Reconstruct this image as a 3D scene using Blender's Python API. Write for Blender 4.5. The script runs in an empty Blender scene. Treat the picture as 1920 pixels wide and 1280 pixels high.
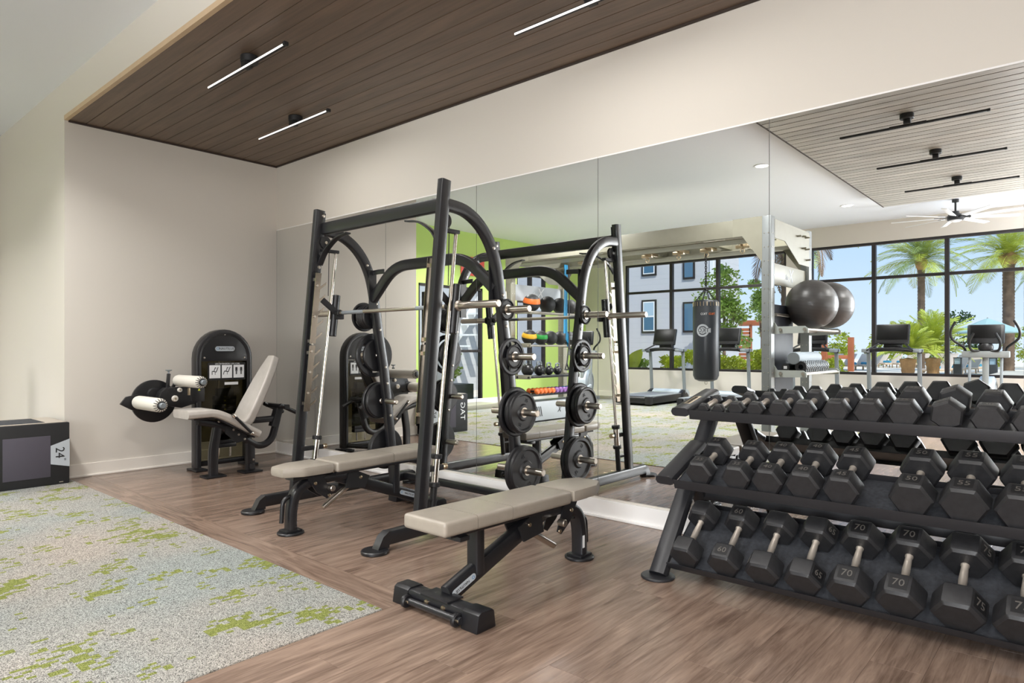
import bpy, bmesh, math, random
from mathutils import Vector, Matrix
random.seed(7)
S = bpy.context.scene
COL = S.collection
# ------------------------------------------------------------------ camera
cd = bpy.data.cameras.new('camera'); cam = bpy.data.objects.new('camera', cd); COL.objects.link(cam)
cam.location = (7.126, -3.983, 1.2)
cam.rotation_euler = (math.pi/2, 0, math.radians(41.276))
cd.sensor_width = 36; cd.lens = 23.35; cd.shift_y = 13.5/1920; cd.clip_end = 300; cd.clip_start = .05
S.camera = cam
# ------------------------------------------------------------------ sky, sun, lamps, exposure
W = bpy.data.worlds.new('sky'); S.world = W; W.use_nodes = True
wn, wl = W.node_tree.nodes, W.node_tree.links
wn.clear()
wo = wn.new('ShaderNodeOutputWorld'); wb = wn.new('ShaderNodeBackground'); wl.new(wb.outputs[0], wo.inputs[0])
tc = wn.new('ShaderNodeTexCoord'); sx = wn.new('ShaderNodeSeparateXYZ'); wl.new(tc.outputs['Generated'], sx.inputs[0])
cr = wn.new('ShaderNodeValToRGB'); wl.new(sx.outputs[2], cr.inputs[0]); wl.new(cr.outputs[0], wb.inputs[0])
e = cr.color_ramp.elements
e[0].position = 0.0; e[0].color = (.74, .85, 1.0, 1)
e[1].position = 0.55; e[1].color = (.30, .52, .90, 1)
m_ = e.new(0.14); m_.color = (.52, .70, .98, 1)
wb.inputs[1].default_value = 1.12

def lamp(kind, name, loc, energy, rot=(0, 0, 0), size=None, color=(1, 1, 1)):
    l = bpy.data.lights.new(name, kind); l.energy = energy; l.color = color
    if kind == 'AREA':
        l.shape = 'RECTANGLE'; l.size, l.size_y = size
    o = bpy.data.objects.new(name, l); o.location = loc; o.rotation_euler = rot; COL.objects.link(o)
    return o
sun = lamp('SUN', 'sun', (0, 0, 20), 4.2, Vector((-.50, -.33, -.80)).to_track_quat('-Z', 'Y').to_euler(), color=(1, .95, .86)); sun.data.angle = .01
LK = 1.5
# added fill lights near the ceiling; narrow spread keeps them unseen in the mirror
for x, y, z, w in ((-1.5, -4.9, 3.655, 62), (-1.5, -7.4, 3.655, 66), (1.3, -3.4, 3.655, 50), (1.3, -6.2, 3.655, 60), (1.3, -9.0, 3.655, 60), (3.9, -3.2, 3.655, 30),
                   (6.6, -3.9, 3.49, 22), (6.6, -5.8, 3.49, 60), (8.4, -4.6, 3.49, 25), (6.6, -7.6, 3.49, 60)):
    lamp('AREA', 'ceiling_fill', (x, y, z), w*LK, (0, 0, 0), (.35, .35), (1, .98, .955)).data.spread = math.radians(132)
# added out-of-view fill lights, inside the far window and the windowless right wall
lamp('AREA', 'window_fill', (8.05, -10.15, 2.0), 520, (math.radians(98), 0, math.radians(0)), (2.6, 2.4), (.96, .98, 1))
lamp('AREA', 'side_fill', (9.3, -6.6, 1.9), 170, (math.radians(115), 0, math.radians(90)), (5.6, 2.4), (.96, .98, 1))
S.view_settings.view_transform = 'Standard'; S.view_settings.look = 'None'
S.view_settings.exposure = 0.1; S.view_settings.gamma = 1; S.view_settings.use_curve_mapping = False
S.cycles.max_bounces = 10; S.cycles.diffuse_bounces = 5; S.cycles.glossy_bounces = 6
S.cycles.transmission_bounces = 8; S.cycles.transparent_max_bounces = 12
S.cycles.caustics_reflective = False; S.cycles.caustics_refractive = False
S.cycles.sample_clamp_indirect = 6

# ------------------------------------------------------------------ materials
def srgb(r, g, b):
    f = lambda c: (c/255/12.92) if c/255 <= .04045 else ((c/255+.055)/1.055)**2.4
    return (f(r), f(g), f(b), 1)
def mat(name, col, rough=.5, metal=0, spec=.5, bump=0, bscale=60, vary=0, coat=0, emit=None, estr=1):
    m = bpy.data.materials.new(name); m.use_nodes = True; n, l = m.node_tree.nodes, m.node_tree.links
    p = n['Principled BSDF']; c = srgb(*col)
    p.inputs['Base Color'].default_value = c; p.inputs['Roughness'].default_value = rough
    p.inputs['Metallic'].default_value = metal; p.inputs['Specular IOR Level'].default_value = spec
    if coat: p.inputs['Coat Weight'].default_value = coat; p.inputs['Coat Roughness'].default_value = .15
    if emit: p.inputs['Emission Color'].default_value = srgb(*emit); p.inputs['Emission Strength'].default_value = estr
    t = n.new('ShaderNodeTexCoord'); nz = n.new('ShaderNodeTexNoise')
    nz.inputs['Scale'].default_value = bscale; nz.inputs['Detail'].default_value = 4; l.new(t.outputs['Object'], nz.inputs['Vector'])
    if bump:
        b = n.new('ShaderNodeBump'); b.inputs['Strength'].default_value = bump; b.inputs['Distance'].default_value = .004
        l.new(nz.outputs[0], b.inputs['Height']); l.new(b.outputs[0], p.inputs['Normal'])
    if vary:
        nv = n.new('ShaderNodeTexNoise'); nv.inputs['Scale'].default_value = bscale*.15; nv.inputs['Detail'].default_value = 5
        l.new(t.outputs['Object'], nv.inputs['Vector'])
        h = n.new('ShaderNodeMapRange'); h.inputs[1].default_value = .3; h.inputs[2].default_value = .7
        h.inputs[3].default_value = 1-vary; h.inputs[4].default_value = 1+vary; l.new(nv.outputs[0], h.inputs[0])
        x = n.new('ShaderNodeMix'); x.data_type = 'RGBA'; x.blend_type = 'MULTIPLY'; x.inputs[0].default_value = 1
        x.inputs[6].default_value = c; l.new(h.outputs[0], x.inputs[7]); l.new(x.outputs[2], p.inputs['Base Color'])
    return m
def wood(name, c1, c2, axis, rough=.4, scale=1.0, spec=.5, bump=.15, var=.14):
    """grain running along axis (0=x,1=y); each plank gets its own shift and tone"""
    m = bpy.data.materials.new(name); m.use_nodes = True; n, l = m.node_tree.nodes, m.node_tree.links
    p = n['Principled BSDF']; p.inputs['Roughness'].default_value = rough; p.inputs['Specular IOR Level'].default_value = spec
    t = n.new('ShaderNodeTexCoord'); oi = n.new('ShaderNodeObjectInfo')
    mp = n.new('ShaderNodeMapping'); st = [30*scale, 30*scale, 30*scale]; st[axis] = 1.6*scale; mp.inputs['Scale'].default_value = st
    va = n.new('ShaderNodeVectorMath'); va.operation = 'ADD'; vs = n.new('ShaderNodeVectorMath'); vs.operation = 'SCALE'
    vs.inputs[0].default_value = (13.1, 17.7, 9.3); l.new(oi.outputs['Random'], vs.inputs['Scale'])
    l.new(t.outputs['Object'], va.inputs[0]); l.new(vs.outputs[0], va.inputs[1]); l.new(va.outputs[0], mp.inputs[0])
    nz = n.new('ShaderNodeTexNoise'); nz.inputs['Scale'].default_value = 1; nz.inputs['Detail'].default_value = 8; nz.inputs['Roughness'].default_value = .65
    nz.inputs['Distortion'].default_value = .6; l.new(mp.outputs[0], nz.inputs['Vector'])
    mp2 = n.new('ShaderNodeMapping'); s2 = [5.5*scale]*3; s2[axis] = .8*scale; mp2.inputs['Scale'].default_value = s2; l.new(va.outputs[0], mp2.inputs[0])
    n2 = n.new('ShaderNodeTexNoise'); n2.inputs['Scale'].default_value = 1; n2.inputs['Detail'].default_value = 4; n2.inputs['Distortion'].default_value = 1.2
    l.new(mp2.outputs[0], n2.inputs['Vector'])
    ad = n.new('ShaderNodeMath'); ad.operation = 'ADD'; l.new(nz.outputs[0], ad.inputs[0]); l.new(n2.outputs[0], ad.inputs[1])
    hf = n.new('ShaderNodeMath'); hf.operation = 'MULTIPLY'; hf.inputs[1].default_value = .5; l.new(ad.outputs[0], hf.inputs[0])
    r = n.new('ShaderNodeValToRGB'); r.color_ramp.elements[0].position = .36; r.color_ramp.elements[1].position = .64
    r.color_ramp.elements[0].color = srgb(*c1); r.color_ramp.elements[1].color = srgb(*c2); l.new(hf.outputs[0], r.inputs[0])
    hr = n.new('ShaderNodeMapRange'); hr.inputs[3].default_value = 1-var; hr.inputs[4].default_value = 1+var; l.new(oi.outputs['Random'], hr.inputs[0])
    x = n.new('ShaderNodeMix'); x.data_type = 'RGBA'; x.blend_type = 'MULTIPLY'; x.inputs[0].default_value = 1
    l.new(r.outputs[0], x.inputs[6]); l.new(hr.outputs[0], x.inputs[7]); l.new(x.outputs[2], p.inputs['Base Color'])
    b = n.new('ShaderNodeBump'); b.inputs['Strength'].default_value = bump; b.inputs['Distance'].default_value = .002
    l.new(nz.outputs[0], b.inputs['Height']); l.new(b.outputs[0], p.inputs['Normal'])
    return m
def carpet_mat():
    m = bpy.data.materials.new('carpet_tufts'); m.use_nodes = True; n, l = m.node_tree.nodes, m.node_tree.links
    p = n['Principled BSDF']; p.inputs['Roughness'].default_value = .95; p.inputs['Specular IOR Level'].default_value = .1
    t = n.new('ShaderNodeTexCoord')
    def snap(a, b):
        v = n.new('ShaderNodeVectorMath'); v.operation = 'SNAP'; v.inputs[1].default_value = (a, b, 1); l.new(t.outputs['Object'], v.inputs[0]); return v
    sn = snap(.020, .030)
    # big patches, longer along x
    mp = n.new('ShaderNodeMapping'); mp.inputs['Scale'].default_value = (3.4, 2.0, 1); l.new(sn.outputs[0], mp.inputs[0])
    nz = n.new('ShaderNodeTexNoise'); nz.inputs['Scale'].default_value = 1.25; nz.inputs['Detail'].default_value = 3.5; nz.inputs['Roughness'].default_value = .62
    l.new(mp.outputs[0], nz.inputs['Vector'])
    wnz = n.new('ShaderNodeTexWhiteNoise'); wnz.noise_dimensions = '2D'; l.new(sn.outputs[0], wnz.inputs['Vector'])
    th = n.new('ShaderNodeMapRange'); th.inputs[1].default_value = .475; th.inputs[2].default_value = .69; l.new(nz.outputs[0], th.inputs[0])
    gt = n.new('ShaderNodeMath'); gt.operation = 'GREATER_THAN'; l.new(th.outputs[0], gt.inputs[0])
    w2 = n.new('ShaderNodeMath'); w2.operation = 'MULTIPLY'; w2.inputs[1].default_value = .75; l.new(wnz.outputs[0], w2.inputs[0]); 
    w3 = n.new('ShaderNodeMath'); w3.operation = 'ADD'; w3.inputs[1].default_value = .17; l.new(w2.outputs[0], w3.inputs[0]); l.new(w3.outputs[0], gt.inputs[1])
    # speckle
    vr = n.new('ShaderNodeTexVoronoi'); vr.inputs['Scale'].default_value = 260; l.new(t.outputs['Object'], vr.inputs['Vector'])
    sp = n.new('ShaderNodeSeparateColor'); l.new(vr.outputs['Color'], sp.inputs[0])
    gr = n.new('ShaderNodeValToRGB'); ge = gr.color_ramp.elements
    ge[0].position = .0; ge[0].color = srgb(84, 84, 82); ge[1].position = 1; ge[1].color = srgb(200, 197, 191)
    g2 = ge.new(.35); g2.color = srgb(152, 150, 145); l.new(sp.outputs[0], gr.inputs[0])
    gg = n.new('ShaderNodeValToRGB'); he = gg.color_ramp.elements
    he[0].color = srgb(90, 98, 46); he[1].color = srgb(152, 158, 92); l.new(sp.outputs[1], gg.inputs[0])
    # soft tone drift
    n3 = n.new('ShaderNodeTexNoise'); n3.inputs['Scale'].default_value = .9; n3.inputs['Detail'].default_value = 3; l.new(t.outputs['Object'], n3.inputs['Vector'])
    tr = n.new('ShaderNodeValToRGB'); tr.color_ramp.elements[0].position = .35; tr.color_ramp.elements[1].position = .65
    tr.color_ramp.elements[0].color = srgb(226, 236, 238); tr.color_ramp.elements[1].color = srgb(255, 246, 240); l.new(n3.outputs[0], tr.inputs[0])
    mu = n.new('ShaderNodeMix'); mu.data_type = 'RGBA'; mu.blend_type = 'MULTIPLY'; mu.inputs[0].default_value = 1
    l.new(gr.outputs[0], mu.inputs[6]); l.new(tr.outputs[0], mu.inputs[7])
    mx = n.new('ShaderNodeMix'); mx.data_type = 'RGBA'; l.new(gt.outputs[0], mx.inputs[0]); l.new(mu.outputs[2], mx.inputs[6]); l.new(gg.outputs[0], mx.inputs[7])
    l.new(mx.outputs[2], p.inputs['Base Color'])
    b = n.new('ShaderNodeBump'); b.inputs['Strength'].default_value = .8; b.inputs['Distance'].default_value = .006
    l.new(vr.outputs['Distance'], b.inputs['Height']); b.invert = True; l.new(b.outputs[0], p.inputs['Normal'])
    return m
def glassy(name, tint=(1, 1, 1, 1), mixf=.12, rough=0.0):
    m = bpy.data.materials.new(name); m.use_nodes = True; n, l = m.node_tree.nodes, m.node_tree.links; n.clear()
    o = n.new('ShaderNodeOutputMaterial'); a = n.new('ShaderNodeBsdfTransparent'); g = n.new('ShaderNodeBsdfGlossy')
    a.inputs[0].default_value = tint; g.inputs['Roughness'].default_value = rough; x = n.new('ShaderNodeMixShader')
    fr = n.new('ShaderNodeFresnel'); fr.inputs[0].default_value = 1.35; ge = n.new('ShaderNodeNewGeometry'); iv = n.new('ShaderNodeMath'); iv.operation = 'SUBTRACT'; iv.inputs[0].default_value = 1
    l.new(ge.outputs['Backfacing'], iv.inputs[1]); mu = n.new('ShaderNodeMath'); mu.operation = 'MULTIPLY'; l.new(fr.outputs[0], mu.inputs[0]); l.new(iv.outputs[0], mu.inputs[1]); l.new(mu.outputs[0], x.inputs[0])
    l.new(a.outputs[0], x.inputs[1]); l.new(g.outputs[0], x.inputs[2]); l.new(x.outputs[0], o.inputs[0]); return m
M = dict(
 wall=mat('wall_paint', (211, 205, 196), .75, bump=.04, bscale=220, spec=.25),
 ceil=mat('ceiling_paint', (231, 234, 240), .85, spec=.2),
 base=mat('trim_paint', (230, 224, 215), .45),
 curb=mat('white_base_paint', (236, 234, 232), .4),
 green=mat('green_paint', (182, 208, 118), .75, bump=.03, bscale=200, spec=.25),
 woodc=wood('ceiling_plank_wood', (92, 76, 63), (120, 100, 84), 0, .42, 1.0, var=.07),
 wood_glare=wood('glare_plank_wood', (140, 136, 128), (186, 181, 172), 0, .35, 1.0, var=.10),  # pale window glare on the dropped panel put into its wood colour
 woodf=wood('floor_plank_vinyl', (96, 78, 67), (150, 128, 113), 1, .2, 2.0, .55, .3, .015),
 woodb=wood('floor_border_vinyl', (96, 78, 67), (146, 124, 109), 0, .2, 2.0, .55, .3, .015),
 dark=mat('dark_trim', (52, 40, 33), .6), tan=mat('tan_trim', (198, 172, 140), .55, vary=.05),
 gapf=mat('subfloor', (62, 50, 43), .9), gapc=mat('plank_gap', (30, 24, 20), .9),
 carpet=carpet_mat(),
 black=mat('black_powder_coat', (29, 29, 32), .3, spec=.6, bump=.05, bscale=500),
 blackm=mat('matte_black', (26, 26, 28), .55, vary=.15),
 black2=mat('black_plastic', (22, 22, 25), .38),
 rackm=mat('rack_powder_coat', (38, 38, 41), .42, bump=.05, bscale=500),
 rubber=mat('hex_rubber', (38, 38, 40), .45, bump=.12, bscale=260, vary=.22),
 matr=mat('shelf_rubber_mat', (48, 50, 55), .85, bump=.5, bscale=420, vary=.3),
 iron=mat('plate_iron', (26, 26, 29), .38, bump=.1, bscale=300),
 chrome=mat('chrome', (228, 222, 214), .12, 1), steel=mat('brushed_steel', (200, 192, 182), .3, 1),
 zinc=mat('zinc_plate', (206, 188, 160), .28, 1), plate=mat('polished_plate', (160, 150, 138), .22, 1), vinyll=mat('pale_grey_vinyl', (196, 190, 183), .36, bump=.08, bscale=120, vary=.05),
 vinyl=mat('taupe_vinyl', (148, 140, 129), .36, bump=.08, bscale=120, vary=.05),
 vinylw=mat('roller_vinyl', (224, 219, 210), .42, bump=.08, bscale=90),
 white=mat('white_print', (235, 236, 238), .5), inkb=mat('black_print', (20, 20, 22), .6),
 greyp=mat('grey_print', (178, 184, 190), .4), blue=mat('blue_print', (60, 130, 180), .5), yellow=mat('yellow_print', (206, 208, 60), .5),
 red=mat('red_print', (225, 90, 80), .5),
 silver=mat('silver_paint', (142, 149, 154), .35, .35), silverd=mat('silver_body', (190, 200, 210), .3, .2),
 cream=mat('rig_paint', (152, 150, 135), .45, vary=.03), greige=mat('rig_post_paint', (140, 145, 146), .4, .2),
 pale=mat('pale_grey_paint', (186, 194, 190), .45), navy=mat('navy_board', (24, 29, 40), .6, vary=.2),
 tmbelt=mat('treadmill_belt', (92, 98, 108), .4), screen=mat('screen_off', (8, 8, 9), .35, spec=.25),
 gym=mat('stability_ball_vinyl', (70, 68, 68), .38, bump=.2, bscale=30),
 orange=mat('orange_vinyl', (235, 118, 50), .5), purple=mat('purple_vinyl', (140, 96, 165), .5), blue2=mat('blue_rubber', (30, 120, 170), .5),
 ballg=mat('ball_green', (50, 160, 70), .5), bally=mat('ball_yellow', (228, 178, 50), .5), ballk=mat('ball_black', (44, 44, 46), .55, bump=.2, bscale=60),
 foam=mat('foam_roller_grey', (142, 152, 160), .7, bump=.3, bscale=50), bag=mat('bag_vinyl', (46, 50, 56), .42, vary=.18, bscale=30),
 cyan=mat('cyan_band', (30, 150, 205), .5), frame=mat('window_frame', (34, 28, 28), .5),
 glass=glassy('window_glass', (.97, .985, .98, 1)), smoke=glassy('smoked_acrylic', (.52, .50, .41, 1)),
 siding=None, deck=mat('pool_deck_stone', (226, 214, 200), .8, vary=.08, bscale=8), grass=mat('lawn', (120, 150, 60), .9, vary=.2, bscale=20),
 leafa=mat('leaf_green', (140, 166, 76), .55, vary=.3, bscale=12), leafb=mat('leaf_dark_green', (72, 104, 44), .5, vary=.3, bscale=12),
 leafy=mat('leaf_yellow_green', (190, 200, 74), .55, vary=.3, bscale=12), frond=mat('palm_frond', (132, 150, 84), .5, vary=.3, bscale=6),
 frondy=mat('palm_frond_yellow', (176, 186, 70), .5, vary=.25, bscale=6), dead=mat('dry_frond', (138, 116, 98), .7, vary=.2, bscale=8),
 trunk=mat('palm_trunk', (112, 92, 76), .9, bump=1, bscale=18, vary=.35), boot=mat('palm_boot', (160, 122, 80), .8, vary=.3, bscale=20),
 cedar=mat('cedar', (168, 96, 60), .7, vary=.15, bscale=10), teal=mat('teal_cloth', (70, 150, 180), .8), umb=mat('teal_canopy', (158, 188, 192), .8),
 lounge=mat('lounge_fabric', (214, 196, 180), .8), potted=mat('dark_planter', (60, 62, 66), .7), bwin=mat('building_glass', (70, 110, 140), .1, 0, .8),
 bwin2=mat('building_glass_pale', (170, 195, 215), .15, 0, .8), concrete=mat('pale_stone', (205, 195, 180), .8, vary=.15, bscale=10),
)
def siding():
    m = mat('lap_siding', (184, 184, 188), .8); n, l = m.node_tree.nodes, m.node_tree.links; p = n['Principled BSDF']
    t = n.new('ShaderNodeTexCoord'); s = n.new('ShaderNodeSeparateXYZ'); l.new(t.outputs['Object'], s.inputs[0])
    a = n.new('ShaderNodeMath'); a.operation = 'MULTIPLY'; a.inputs[1].default_value = 1/.18; l.new(s.outputs[2], a.inputs[0])
    f = n.new('ShaderNodeMath'); f.operation = 'FRACT'; l.new(a.outputs[0], f.inputs[0])
    b = n.new('ShaderNodeBump'); b.inputs['Strength'].default_value = 1; b.inputs['Distance'].default_value = .03; b.invert = True
    l.new(f.outputs[0], b.inputs['Height']); l.new(b.outputs[0], p.inputs['Normal']); return m
M['siding'] = siding()
def mirror_mat():
    m = bpy.data.materials.new('mirror_silvering'); m.use_nodes = True; n, l = m.node_tree.nodes, m.node_tree.links; n.clear()
    o = n.new('ShaderNodeOutputMaterial'); g = n.new('ShaderNodeBsdfGlossy'); g.inputs[0].default_value = (.93, .95, .945, 1); g.inputs['Roughness'].default_value = 0
    l.new(g.outputs[0], o.inputs[0]); return m
M['mirror'] = mirror_mat(); M['mirredge'] = mat('mirror_edge', (90, 92, 92), .3)

# ------------------------------------------------------------------ mesh helpers
class B:
    def __init__(s): s.bm = bmesh.new()
    def add(s, verts, faces):
        v = [s.bm.verts.new(p) for p in verts]
        for f in faces:
            try: s.bm.faces.new([v[i] for i in f])
            except ValueError: pass
        return s
    def box(s, x0, x1, y0, y1, z0, z1, bev=0, mtx=None):
        t = bmesh.new(); bmesh.ops.create_cube(t, size=1)
        for v in t.verts: v.co = Vector(((x0+x1)/2+v.co.x*(x1-x0), (y0+y1)/2+v.co.y*(y1-y0), (z0+z1)/2+v.co.z*(z1-z0)))
        if bev: bmesh.ops.bevel(t, geom=t.edges[:], offset=bev, segments=2, affect='EDGES', profile=.6)
        return s.join(t, mtx)
    def join(s, t, mtx=None):
        if mtx is not None: bmesh.ops.transform(t, matrix=mtx, verts=t.verts)
        mp = {v: s.bm.verts.new(v.co) for v in t.verts}
        for f in t.faces: s.bm.faces.new([mp[v] for v in f.verts])
        t.free(); return s
    def sweep(s, path, sec, up=(1, 0, 0), caps=True):
        """sec: list of 2d (side, normal) offsets; up: fixed side vector"""
        P = [Vector(p) for p in path]; up = Vector(up).normalized(); rings = []
        for i, p in enumerate(P):
            a = (P[i]-P[i-1]).normalized() if i else None; b = (P[i+1]-P[i]).normalized() if i < len(P)-1 else None
            t = (a+b).normalized() if a and b else (a or b)
            k = 1/max(.35, t.dot(a)) if a and b else 1
            sd = (up - t*up.dot(t))
            sd = sd.normalized() if sd.length > 1e-4 else t.orthogonal().normalized()
            nn = t.cross(sd).normalized()
            rings.append([s.bm.verts.new(p+sd*u+nn*v*k) for u, v in sec])
        n = len(sec)
        for r0, r1 in zip(rings, rings[1:]):
            for i in range(n): s.bm.faces.new((r0[i], r0[(i+1) % n], r1[(i+1) % n], r1[i]))
        if caps: s.bm.faces.new(rings[0][::-1]); s.bm.faces.new(rings[-1])
        return s
    def rtube(s, path, w, h, up=(1, 0, 0), r=.012):
        a, b = w/2, h/2; r = min(r, a*.9, b*.9); q = r*.3
        sec = [(a, -b+r), (a, b-r), (a-q, b-q), (a-r, b), (-a+r, b), (-a+q, b-q), (-a, b-r), (-a, -b+r), (-a+q, -b+q), (-a+r, -b), (a-r, -b), (a-q, -b+q)]
        return s.sweep(path, sec, up)
    def tube(s, path, r, n=12, up=(1, 0, 0)):
        return s.sweep(path, [(r*math.cos(2*math.pi*i/n), r*math.sin(2*math.pi*i/n)) for i in range(n)], up)
    def cyl(s, p0, p1, r, n=20, r1=None, bev=0):
        p0, p1 = Vector(p0), Vector(p1); d = p1-p0; L = d.length; r1 = r if r1 is None else r1
        pr = [(0, 0), (r-bev, 0), (r, bev), (r1, L-bev), (r1-bev, L), (0, L)] if bev else [(0, 0), (r, 0), (r1, L), (0, L)]
        return s.lathe(pr, p0, d, n)
    def lathe(s, prof, o=(0, 0, 0), ax=(0, 0, 1), n=24):
        o = Vector(o); q = Vector((0, 0, 1)).rotation_difference(Vector(ax).normalized()); rings = []
        for r, h in prof:
            if r < 1e-6: rings.append([s.bm.verts.new(o+q @ Vector((0, 0, h)))])
            else: rings.append([s.bm.verts.new(o+q @ Vector((r*math.cos(2*math.pi*i/n), r*math.sin(2*math.pi*i/n), h))) for i in range(n)])
        for a, b in zip(rings, rings[1:]):
            for i in range(n):
                j = (i+1) % n
                if len(a) == 1 and len(b) == 1: continue
                if len(a) == 1: s.bm.faces.new((a[0], b[j], b[i]))
                elif len(b) == 1: s.bm.faces.new((a[i], a[j], b[0]))
                else: s.bm.faces.new((a[i], a[j], b[j], b[i]))
        return s
    def sphere(s, c, r, sc=(1, 1, 1), n=24):
        pr = [(r*math.sin(math.pi*i/(n//2)), -r*math.cos(math.pi*i/(n//2))) for i in range(n//2+1)]; pr[0] = (0, -r); pr[-1] = (0, r)
        t = B(); t.lathe(pr, (0, 0, 0), (0, 0, 1), n)
        m = Matrix.Translation(c) @ Matrix.Diagonal((*sc, 1)); return s.join(t.bm, m)
    def prism(s, pts, axis, a0, a1, bev=0):
        """polygon pts in the plane normal to axis (0:(y,z) 1:(x,z) 2:(x,y)), from a0 to a1"""
        t = bmesh.new()
        def mk(p, a): return {0: (a, p[0], p[1]), 1: (p[0], a, p[1]), 2: (p[0], p[1], a)}[axis]
        lo = [t.verts.new(mk(p, a0)) for p in pts]; hi = [t.verts.new(mk(p, a1)) for p in pts]; n = len(pts)
        t.faces.new(lo[::-1]); t.faces.new(hi)
        for i in range(n): t.faces.new((lo[i], lo[(i+1) % n], hi[(i+1) % n], hi[i]))
        if bev:
            bmesh.ops.recalc_face_normals(t, faces=t.faces)
            bmesh.ops.bevel(t, geom=t.edges[:], offset=bev, segments=2, affect='EDGES', profile=.6)
        return s.join(t)
    def mesh(s, name, smooth=True, ang=35):
        bmesh.ops.recalc_face_normals(s.bm, faces=s.bm.faces)
        me = bpy.data.meshes.new(name); s.bm.to_mesh(me); s.bm.free()
        if smooth and len(me.polygons):
            me.polygons.foreach_set('use_smooth', [True]*len(me.polygons)); me.set_sharp_from_angle(angle=math.radians(ang))
        return me
def wloc(o):
    v = Vector((0, 0, 0))
    while o: v += o.location; o = o.parent
    return v
def raw(name, me, m=None, parent=None, loc=(0, 0, 0)):
    o = bpy.data.objects.new(name, me); COL.objects.link(o); o.location = loc; o.parent = parent
    if m is not None and not me.materials: me.materials.append(M[m] if isinstance(m, str) else m)
    return o
def part(name, b, m, parent=None, smooth=True, label=None):
    """mesh given in world coordinates, linked under its (unrotated) parent"""
    me = b.mesh(name, smooth); off = wloc(parent)
    me.transform(Matrix.Translation(-off)); o = raw(name, me, m, parent)
    if label: o['label'] = label
    return o
def tag(o, label, cat, group=None):
    o['label'] = label; o['category'] = cat
    if group: o['group'] = group
    return o
def thing(name, label, cat, loc=(0, 0, 0), group=None, rot=0):
    o = bpy.data.objects.new(name, None); COL.objects.link(o); o.location = loc; o.rotation_euler = (0, 0, rot); o.empty_display_size = .1
    return tag(o, label, cat, group)
def single(name, b, m, label, cat, group=None, smooth=True):
    me = b.mesh(name, smooth); xs = [v.co for v in me.vertices]
    c = Vector((sum(v.x for v in xs)/len(xs), sum(v.y for v in xs)/len(xs), min(v.z for v in xs)))
    me.transform(Matrix.Translation(-c)); return tag(raw(name, me, m, None, c), label, cat, group)
def struct(name, b, m, parent=None, smooth=False):
    o = part(name, b, m, parent, smooth)
    if parent is None: o['kind'] = 'structure'
    return o
def copy_tree(o, parent=None, **kw):
    c = o.copy(); COL.objects.link(c); c.parent = parent
    for ch in o.children: copy_tree(ch, c)
    for k, v in kw.items(): c[k] = v
    return c
def text(name, s, size, m, parent, origin, right, up, depth=.001, spacing=1.0, center=True, shear=0):
    """flat lettering: origin = centre, right / up = world directions"""
    c = bpy.data.curves.new(name, 'FONT'); c.body = s; c.size = size; c.extrude = depth; c.space_character = spacing; c.shear = shear; c.resolution_u = 2
    if center: c.align_x = 'CENTER'; c.align_y = 'CENTER'
    t = bpy.data.objects.new('t', c); COL.objects.link(t)
    bpy.context.view_layer.update()
    me = bpy.data.meshes.new_from_object(t.evaluated_get(bpy.context.evaluated_depsgraph_get())); bpy.data.objects.remove(t); bpy.data.curves.remove(c)
    r, u = Vector(right).normalized(), Vector(up).normalized(); z = r.cross(u)
    me.transform(Matrix.Translation(Vector(origin)-wloc(parent)) @ Matrix((r, u, z)).transposed().to_4x4())
    me.materials.clear(); me.name = name
    return raw(name, me, m, parent)
def smooth_path(pts, k=6):
    P = [Vector(p) for p in pts]; out = []
    for i in range(len(P)-1):
        a = P[i-1] if i else P[i]*2-P[i+1]; b, c = P[i], P[i+1]; d = P[i+2] if i+2 < len(P) else c*2-b
        for j in range(k):
            t = j/k
            out.append(.5*((2*b)+(-a+c)*t+(2*a-5*b+4*c-d)*t*t+(-a+3*b-3*c+d)*t**3))
    out.append(P[-1]); return out
def fillet(pts, r, k=5):
    P = [Vector(p) for p in pts]; out = [P[0]]
    for i in range(1, len(P)-1):
        a, b, c = P[i-1], P[i], P[i+1]; d0, d1 = (a-b), (c-b); q = min(r, d0.length*.49, d1.length*.49)
        p0, p1 = b+d0.normalized()*q, b+d1.normalized()*q
        for j in range(k+1):
            t = j/k; out.append(p0*(1-t)**2+b*2*t*(1-t)+p1*t*t)
    out.append(P[-1]); return out

# ================================================================== STRUCTURE
D = 2.107; HW = 3.306; HC = 3.66; YF = -10.3; XL = -2.85; XR = 9.4; XE = 4.664; YE = -2.082
floor = struct('floor', B().box(XL-.1, XR+.1, YF-.1, .1, -.12, -.012), 'gapf')
# vinyl planks: in the alcove and along the right strip of the room, laid towards the mirror
def plank_mesh(w, L, m):
    return B().box(0, w, 0, L, -.012, 0, .0008).mesh('floor_plank', False)
pw, pl = .181, 1.22
pm = plank_mesh(pw-.0007, pl-.0007, 'woodf'); pm.materials.append(M['woodf'])
def planks(x0, x1, y0, y1, lim):
    n = 0; ix = 0; x = x0
    while x < x1-.02:
        w = min(pw, x1-x); y = y0 - random.random()*pl
        while y < y1-.01:
            a, b = max(y, y0), min(y+pl, y1)
            if b-a > .02:
                if w > pw-.001 and b-a > pl-.001: me = pm
                else: me = plank_mesh(w-.0007, b-a-.0007, None); me.materials.append(M['woodf'])
                raw('floor_plank', me, None, floor, (x, a, 0)); n += 1
            y += pl
        x += pw
    return n
NP = planks(0.0, XE, -1.885, 0.01, 0) + planks(XE, XR, -5.2, 0.01, 0)
x = 0
while x < XE-.02:
    L = min(1.22, XE-x); me = B().box(0, L-.0012, 0, .196, -.012, 0, .0012).mesh('floor_plank', False); me.materials.append(M['woodb'])
    raw('floor_plank', me, None, floor, (x, YE, 0)); x += 1.22
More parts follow.
